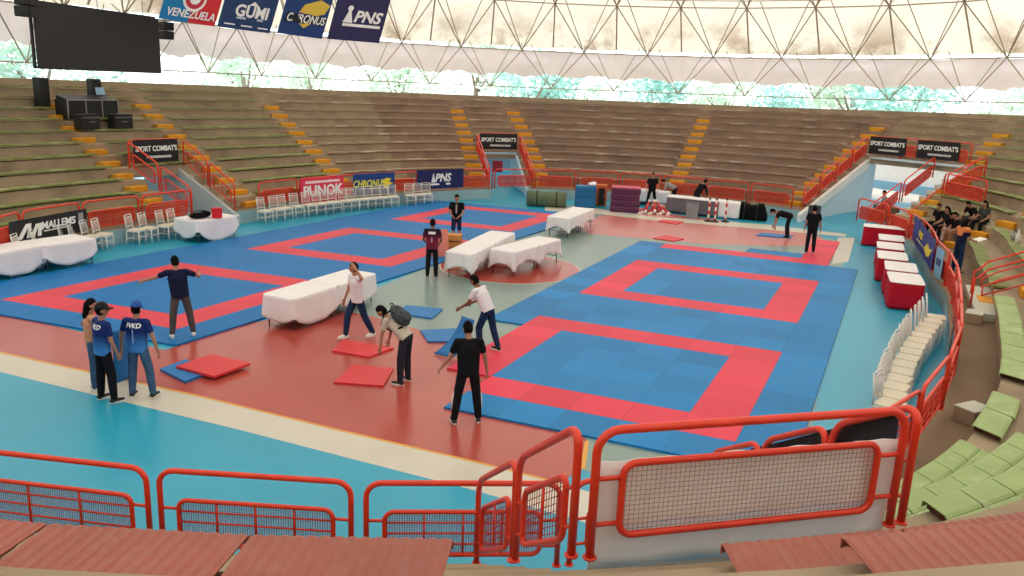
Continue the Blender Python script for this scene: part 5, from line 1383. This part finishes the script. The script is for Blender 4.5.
    if cap:
        m = MB(); vs = []
        for i in range(9):
            for j in range(20):
                a_, c_ = math.pi*.5*i/8, 2*math.pi*j/20; vs.append(hc+HR_ @ Vector((.09*math.sin(a_)*math.cos(c_), .108*math.sin(a_)*math.sin(c_)-.002, .115*math.cos(a_)+.03))*s)
        m.add(vs, [(i*20+j, (i+1)*20+j, (i+1)*20+(j+1) % 20, i*20+(j+1) % 20) for i in range(8) for j in range(20)])
        vs = []
        for i in range(3):
            for j in range(9):
                a_ = math.pi*(.12+.76*j/8); r = (.098, .14, .185)[i]; vs.append(hc+HR_ @ Vector((.088*math.cos(a_)*(1+.04*i), .1*math.sin(a_)+(r-.098)*math.sin(a_), .034-.012*i))*s)
        m.add(vs, [(i*9+j, i*9+j+1, (i+1)*9+j+1, (i+1)*9+j) for i in range(2) for j in range(8)])
        o = m.build('cap', cap, root, True); sm2 = o.modifiers.new('t', 'SOLIDIFY'); sm2.thickness = .006
    # --- top
    m = MB(); lean_ok = P['lean'] < 25
    limb(m, pel-up*.1*s, chest, .124*s+(.0 if not fem else -.012), .132*s, 14, (xs, 1.44)); limb(m, chest, neck-up*.065*s, .128*s, .088*s, 14, (xs, 1.58))
    for q, sx in (('l', -1), ('r', 1)):
        sh, el, wr, fd = J[q]
        limb(m, neck-up*.045*s+xs*sx*.05*s, sh, .06*s, .066*s)
        if sleeve > 0:
            k = min(sleeve, 1.0); limb(m, sh, sh.lerp(el, k), .066*s, (.06 if sleeve <= 1 else .05)*s)
            if sleeve > 1: limb(m, el, el.lerp(wr, min(sleeve-1, .92)), .05*s, .038*s)
    tp = fuse(m, 'shirt', top, root, vox, None, 4)
    bm = bmesh.new(); bm.from_mesh(tp.data)
    bmesh.ops.bisect_plane(bm, geom=bm.verts[:]+bm.edges[:]+bm.faces[:], plane_co=pel-up*(.075 if lean_ok else .03)*s, plane_no=-up, clear_outer=True)
    bm.to_mesh(tp.data); bm.free()
    # --- trousers
    m = MB(); limb(m, pel-up*.02*s, pel+up*.06*s, .112*s, .105*s, 14, (X, 1.3))
    for q, sx in (('l', -1), ('r', 1)):
        hip, kn, an = [pel+v for v in rel[q]]
        limb(m, hip, kn, .092*s, .076*s)
        if shorts: continue
        limb(m, kn, kn.lerp(an, .4), .075*s, .072*s); limb(m, kn.lerp(an, .4), kn.lerp(an, .97), .072*s, .058*s)
    fuse(m, 'trousers', bottom, root, vox, None, 3)
    # --- shoes
    for q, sx in (('l', -1), ('r', 1)):
        an = pel+rel[q][2]; ff = nz((P.get(q+'f', .12*sx), 1, 0)); sdv = Vector((ff.y, -ff.x, 0)); z0 = an.z-.085*s
        m = MB(); limb(m, an+ff*-.035*s+Vector((0, 0, -.04*s)), an+ff*.14*s+Vector((0, 0, -.05*s)), .042*s, .033*s, 10, (sdv, 1.05)); limb(m, an+Vector((0, 0, .015*s)), an+ff*.03*s-Vector((0, 0, .035*s)), .042*s, .042*s, 10)
        sh_ = m.build('shoe', shoes, root, True)
        if sole:
            m = MB(); n_ = 14; pts = []
            for i in range(n_): a_ = 2*math.pi*i/n_; pts.append(an+ff*(.055+.135*math.cos(a_))*s+sdv*(.046*math.sin(a_)*(1.1 if math.cos(a_) > 0 else .9))*s)
            m.add([(p.x, p.y, z0) for p in pts]+[(p.x, p.y, z0+.032*s) for p in pts], [tuple(range(n_-1, -1, -1)), tuple(range(n_, 2*n_))]+[(i, (i+1) % n_, n_+(i+1) % n_, n_+i) for i in range(n_)]); m.build('sole', SOLE, sh_)
    if P.get('stripe'):
        for q, sx in (('l', -1), ('r', 1)):
            hip, kn, an = [pel+v for v in rel[q]]; m = MB()
            for (p_, q_, o1, o2) in ((kn.lerp(hip, .12), kn.lerp(an, .62), .066, .06),):
                m.tube([p_+X*sx*o1*s, p_.lerp(q_, .5)+X*sx*(o1+.004)*s, q_+X*sx*o2*s], [.014*s, .02*s, .016*s], 8)
            m.build('side_stripe', WTEE, root, True)
    # --- printing on the shirt back
    if prints:
        bvh = BVHTree.FromPolygons([v.co.copy() for v in tp.data.vertices], [tuple(p.vertices) for p in tp.data.polygons])
        for (kind, txt, zr, size, col, side) in prints:
            if kind == 't': me = text_mesh(txt, size, bold=.03, sx=1.0, ext=0)
            else:
                me = bpy.data.meshes.new('p'); mm = MB(); w_, h_ = txt
                mm.grid(lambda u, v: ((u-.5)*w_, 0, (v-.5)*h_), 6, 4); me = mm.mesh('p', ink(col))
            bm = bmesh.new(); bm.from_mesh(me); bmesh.ops.triangulate(bm, faces=bm.faces); bmesh.ops.subdivide_edges(bm, edges=[e for e in bm.edges if e.calc_length() > .03], cuts=1); 
            dirn = -fw if side == 'back' else fw; xa = xs if side == 'back' else -xs
            for v in bm.verts:
                o_ = pel+up*(zr*s)+xa*v.co.x*s+up*v.co.z*s+dirn*.5
                hit = bvh.ray_cast(o_, -dirn); v.co = (hit[0]+dirn*.006) if hit[0] is not None else (o_-dirn*.38)
            bm.to_mesh(me); bm.free(); me.materials.clear(); me.materials.append(ink(col))
            o = bpy.data.objects.new('print', me); COL.objects.link(o); o.parent = root
    info = dict(root=root, pel=pel, up=up, fw=fw, xs=xs, neck=neck, J=J, hc=hc, s=s); return info
NAVY = M('navy_tee', (24, 32, 62), .85, .1, 6, spec=.15); GREYT = M('grey_trousers', (84, 80, 80), .9, .1, 6, spec=.1)
BLK = M('black_tee', (24, 23, 26), .9, .12, 6, spec=.12); BLKT = M('black_trousers', (26, 26, 31), .9, .12, 6, spec=.12)
JEANS = M('blue_jeans', (66, 96, 130), .9, .2, 7, spec=.1); JEAND = M('dark_jeans', (34, 52, 86), .9, .2, 7, spec=.1); DKT = M('dark_grey_trousers', (44, 46, 58), .9, .12, 6, spec=.1)
WTEE = M('white_tee', (230, 224, 230), .9, .04, 6, spec=.1); BEIGE = M('beige_tee', (196, 184, 170), .9, .06, 6, spec=.1); GREYS = M('grey_shirt', (150, 146, 146), .9, .08, 6, spec=.1)
JERS = M_fade('blue_jersey', (66, 132, 206), (24, 44, 108), .93, 1.2); MAROON = M_fade('maroon_jersey', (120, 28, 56), (26, 22, 38), 1.12, 1.36)
BCAP = M('blue_cap', (32, 84, 168), .8, .05, 6); KCAP = M('black_cap', (22, 22, 24), .8, .05, 6); PEACH = M('peach_top', (214, 150, 116), .85, .08, 5)
ORTOP = M('orange_top', (218, 132, 76), .85, .08, 5); STRIPE_W = (232, 232, 234)
def mid(a, b, z=0.0): return (U(*a, z)+U(*b, z))/2
person(mid((174, 339), (192, 334), .04), -25, 1.78, 'man in navy tee and grey trousers pointing left on the blue mat', NAVY, GREYT, SOLE, 'tan', pose=dict(lean=3, side=-5, la=((-.8, .45, -.42), (-.85, .45, -.32)), ra=((.85, .25, -.4), (.1, .9, .05)), ll=((-.16, .02, -1), (-.1, -.06, -1)), rl=((.2, .06, -1), (.13, -.03, -1)), head=(15, -10)))
person(mid((88, 391), (102, 388)), 60, 1.68, 'person with dark hair, hand on hip, half hidden behind the black-capped man', PEACH, JEANS, SOLE, 'tan', 'tied', dict(la=((-.55, -.45, -.75), (.45, .7, -.35)), ra=((.25, .2, -1), (.1, .4, -.9)), head=(5, 10)), sleeve=0, fem=True)
person(mid((100, 402), (116, 400)), 38, 1.75, 'man in black cap, blue jersey and black trousers, seen from behind', JERS, BLKT, SHOEB, 'tan', pose=dict(lean=2, la=((-.2, -.05, -1), (.1, .4, -.8)), ra=((.25, .08, -1), (-.05, .35, -.9)), ll=((-.1, .0, -1), (-.06, -.04, -1)), rl=((.16, .1, -1), (.1, .0, -1)), head=(0, 25)), cap=KCAP, prints=(('t', 'FVKD', .40, .10, W_, 'back'),))
person(mid((134, 400), (152, 394)), 5, 1.72, 'man in blue cap, blue jersey and jeans, seen from behind', JERS, JEANS, SHOEB, 'tan', pose=dict(lean=1, la=((-.38, .0, -1), (-.16, .1, -1)), ra=((.38, .0, -1), (.22, .1, -1)), ll=((-.1, .02, -1), (-.06, -.05, -1)), rl=((.22, .05, -1), (.12, -.04, -1)), head=(12, 0)), cap=BCAP, prints=(('t', 'FVKD', .40, .105, W_, 'back'), ('p', (.022, .24), .22, 0, (150, 180, 220), 'back')))
person(mid((344, 341), (374, 334), .02), -130, 1.76, 'man in white tee and jeans with one hand at his head, striding in white sneakers', WTEE, JEAND, SOLE, 'tan', pose=dict(lean=4, la=((-.75, .3, .25), (.6, .25, .75)), ra=((.25, .1, -1), (.05, .35, -.9)), rl=((.05, .45, -1), (.0, .12, -1)), ll=((-.05, -.3, -1), (-.05, -.5, -1)), head=(10, 15)))
pb = person(mid((396, 383), (412, 382.5)), -70, 1.72, 'person in beige tee bending forward with a dark backpack', BEIGE, DKT, SHOEB, 'tan', pose=dict(lean=48, la=((-.1, .25, -1), (-.05, .1, -1)), ra=((.1, .35, -1), (.05, .25, -1)), ll=((-.1, .12, -1), (-.06, -.02, -1)), rl=((.1, .1, -1), (.06, -.02, -1)), head=(55, -10)))
# backpack on the bending person
rot = pb['root']; Rz = Matrix.Rotation(rot.rotation_euler.z, 3, 'Z')
c = rot.location+Rz @ (pb['pel']+pb['up']*.36-pb['fw']*.2)
bp = empty('backpack', c); tag(bp, 'grey and black camouflage backpack on the back of the bending person', 'backpack')
CAMO = M('camouflage_cloth', (70, 76, 82), .9, .3, 9, patches=((24, 26, 30), .9, 12))
u_, f_, x_ = Rz @ pb['up'], Rz @ pb['fw'], Rz @ pb['xs']; R = Matrix((x_, f_, u_)).transposed()
m = MB(); m.ell((0, 0, 0), (.17, .13, .24), R=R); m.ell(-f_*.08-u_*.08, (.13, .08, .13), R=R); m.build('bag', CAMO, bp, True)
m = MB()
for sx in (-1, 1): m.tube([x_*sx*.1+u_*.17, x_*sx*.14+u_*.2+f_*.16, x_*sx*.17+u_*.1+f_*.34, x_*sx*.16-u_*.12+f_*.26, x_*sx*.12-u_*.2+f_*.05], .018, 6)
m.build('strap', BLACKC, bp, True)
m = MB(); m.tube([x_*-.05+u_*.23-f_*.02, x_*-.03+u_*.28-f_*.03, x_*.03+u_*.28-f_*.03, x_*.05+u_*.23-f_*.02], .01, 6); m.build('grab_loop', BLACKC, bp, True)
person(mid((484, 350), (494, 352), .04), -62, 1.74, 'man in white tee and blue jeans bending to lift a blue mat', WTEE, JEAND, SHOEB, 'brown', pose=dict(lean=30, la=((-.12, .42, -.85), (.0, .75, -.55)), ra=((.12, .35, -.9), (.0, .8, -.45)), ll=((-.1, .35, -1), (-.06, -.15, -1)), rl=((.1, -.15, -1), (.08, -.3, -1)), head=(32, 0)))
person(mid((456, 424.5), (476, 420.5), .01), -12, 1.78, 'man in black tee and black track trousers, nearest person, seen from behind', BLK, BLKT, SHOEB, 'tan', pose=dict(lean=5, la=((-.42, .12, -1), (-.5, .4, -.85)), ra=((.34, .02, -1), (.2, .2, -1)), ll=((-.18, .02, -1), (-.13, -.04, -1)), rl=((.16, .08, -1), (.1, -.02, -1)), head=(30, -8), stripe=1))
person(mid((428, 279), (435, 276)), 2, 1.74, 'man in black and maroon jersey standing on the grey floor, seen from behind', MAROON, BLKT, SHOEB, 'brown', pose=dict(la=((-.28, .05, -1), (.25, .7, -.45)), ra=((.28, .05, -1), (-.25, .7, -.45)), head=(8, 0)), prints=(('p', (.2, .07), .40, 0, (220, 220, 224), 'back'), ('p', (.05, .14), .2, 0, (190, 130, 150), 'back')), fine=False)
person(mid((452, 243), (460, 243), .04), 182, 1.76, 'man in black tee and dark blue shorts facing us with clasped hands', BLK, JEAND, SHOEB, 'tan', pose=dict(la=((-.25, .15, -1), (.55, .7, -.55)), ra=((.25, .15, -1), (-.55, .7, -.55)), head=(18, 0)), fine=False, prints=(('p', (.05, .3), .3, 0, (170, 160, 150), 'front'),), shorts=True)
person(mid((647, 208), (654, 208)), 178, 1.76, 'person in black standing behind the heap of red poles', BLK, BLKT, SHOEB, 'tan', pose=dict(la=((-.4, .0, -1), (.1, .3, -.9)), ra=((.4, .0, -1), (-.1, .3, -.9)), ll=((-.18, 0, -1), (-.12, 0, -1)), rl=((.18, 0, -1), (.12, 0, -1))), fine=False)
person(mid((670, 207), (677, 206)), -70, 1.7, 'person in grey shirt bending over right of the red poles', GREYS, BLKT, SHOEB, 'tan', pose=dict(lean=62, la=((-.1, .2, -1), (0, .15, -1)), ra=((.1, .3, -1), (0, .2, -1)), head=(60, 0)), fine=False, sleeve=1.7)
person(mid((692, 213), (698, 213)), 62, 1.78, 'person in black leaning over the grey cloth table, behind the grey bin', BLK, BLKT, SHOEB, 'tan', pose=dict(lean=38, la=((-.1, .4, -1), (0, .3, -1)), ra=((.1, .4, -1), (0, .35, -1)), head=(45, 0)), fine=False, sleeve=1.6)
person(mid((783, 239), (791, 238)), -75, 1.74, 'person in black bending low with a bag before the wide right entry', BLK, BLKT, SHOEB, 'tan', pose=dict(lean=78, la=((-.1, .2, -1), (0, .1, -1)), ra=((.1, .3, -1), (0, .2, -1)), ll=((-.12, .2, -1), (-.06, -.1, -1)), rl=((.12, .1, -1), (.06, -.15, -1)), head=(70, 0)), fine=False)
person(mid((806, 253), (813, 253), .04), 10, 1.76, 'man in black tee walking away on the red strip of mats at the right', BLK, BLKT, SHOEB, 'tan', pose=dict(la=((-.22, .0, -1), (-.1, .2, -1)), ra=((.25, .05, -1), (.15, .25, -1)), rl=((.06, .1, -1), (.04, -.05, -1)), head=(10, 0)), fine=False)
SIT = dict(lean=12, la=((-.2, .25, -1), (.1, .8, -.4)), ra=((.2, .25, -1), (-.1, .8, -.4)), ll=((-.15, 1, -.05), (-.05, .1, -1)), rl=((.15, 1, -.05), (.05, .1, -1)), head=(15, 0), anchor=1)
def sit(**k): d = dict(SIT); d.update(k); return d
p = U(886, 214, .3); person((p.x-.1, p.y, .15), -80, 1.7, 'person in grey sitting on the brown wooden box at the wide right entry', GREYS, JEANS, SOLE, 'tan', pose=sit(lean=8), fine=False)
# spectators on the lowest tiers at the right
def seated(t, k, face_off, label, top, bottom, **kw):
    p = pol(t, rk(t, k)+.12, zk(t, k)-.38); fc = math.degrees(math.atan2(CX-p.x, CY-p.y))+face_off
    kw.setdefault('pose', sit()); return person((p.x, p.y, p.z), fc, 1.7, label, top, bottom, SHOEB, 'tan', fine=False, group=None, **kw)
seated(21.8, 1, 0, 'person in black at the left end of the seated group at the right, lowest tier', BLK, BLKT)
seated(19.2, 1, 15, 'person with tied dark hair in black, second from the left of the seated group', BLK, BLKT, hair='tied', fem=True)
seated(17.2, 1, -20, 'person in black with white sleeves bent forward, middle of the seated group', BLK, WTEE, pose=sit(lean=35, head=(30, 0)), hair='long', fem=True)
seated(15.2, 1, 10, 'person in tan trousers and black top, front row of the seated group', BLK, M('tan_trousers', (150, 108, 82), .9, .08, 6), pose=sit(lean=25))
seated(17.8, 2, 0, 'person in black hunched in the second row of the seated group', BLK, GREYT, pose=sit(lean=40, head=(35, 0)))
seated(15.0, 2, -10, 'person with big dark hair in black and white, second row of the seated group', M('black_white_top', (60, 60, 62), .9, .5, 14), BLKT, hair='long', fem=True)
seated(-11.5, 3, 10, 'person with long dark hair in peach top seated at the right edge of the picture', PEACH, BLKT, hair='long', fem=True)
seated(-14.8, 3, -5, 'person in black with a white bag seated at the right edge, behind the stair rail', BLK, JEANS, hair='tied', fem=True)
so = person(mid((952, 273), (958, 273), WALK), 75, 1.72, 'person in orange over navy and jeans reading on the brown walkway', NAVY, JEAND, SHOEB, 'tan', 'long', dict(lean=4, la=((-.1, .35, -1), (.1, .85, -.3)), ra=((.15, .35, -1), (-.1, .85, -.3)), head=(25, 0)), fine=False, fem=True)
rot = so['root']; Rz = Matrix.Rotation(rot.rotation_euler.z, 3, 'Z')
m = MB(); limb(m, so['neck']+so['xs']*-.17-so['up']*.05, so['neck']+so['xs']*.17-so['up']*.05, .09, .09); limb(m, so['neck']-so['up']*.05-so['fw']*.03, so['neck']-so['up']*.2-so['fw']*.04, .1, .1, 12, (so['xs'], 1.5)); fuse(m, 'shawl', ORTOP, rot, .016)
c = rot.location+Rz @ (so['J']['r'][2]+so['J']['r'][3]*.2+Vector((-.1, 0, .03))); root = empty('paper', c, rot.rotation_euler.z); tag(root, 'white sheet of paper held by the person in orange on the walkway', 'paper')
m = MB(); m.add([(-.2, -.1, 0), (.12, -.1, 0), (.12, .28, .1), (-.2, .28, .1), (-.2, -.1, .006), (.12, -.1, .006), (.12, .28, .106), (-.2, .28, .106)], [(3, 2, 1, 0), (4, 5, 6, 7), (0, 1, 5, 4), (1, 2, 6, 5), (2, 3, 7, 6), (3, 0, 4, 7)]); m.build('sheet', WHITEP, root)
# bottles and bag on the tier behind the seated group
p = pol(-1, rk(-1, 2)+.15, zk(-1, 2)+.08); root = empty('bottle', p); tag(root, 'tall white bottle standing on the bench behind the seated group', 'bottle'); m = MB(); m.lathe([(.06, 0), (.062, .3), (.03, .36), (.028, .42)], n=12); m.build('body', WHITEP, root, True); m = MB(); m.lathe([(.032, .42), (.032, .46)], n=10); m.build('cap', WHITEP, root)
p = pol(1.2, rk(1.2, 2)+.15, zk(1.2, 2)+.08); root = empty('bag', p); tag(root, 'pale grey bag on the bench behind the seated group', 'bag'); m = MB(); m.ell((0, 0, .13), (.12, .16, .14)); m.build('body', GREYS, root, True); m = MB(); m.tube([(0, -.1, .22), (0, -.05, .34), (0, .05, .34), (0, .1, .22)], .012, 5); m.build('handle', BLACKC, root, True)
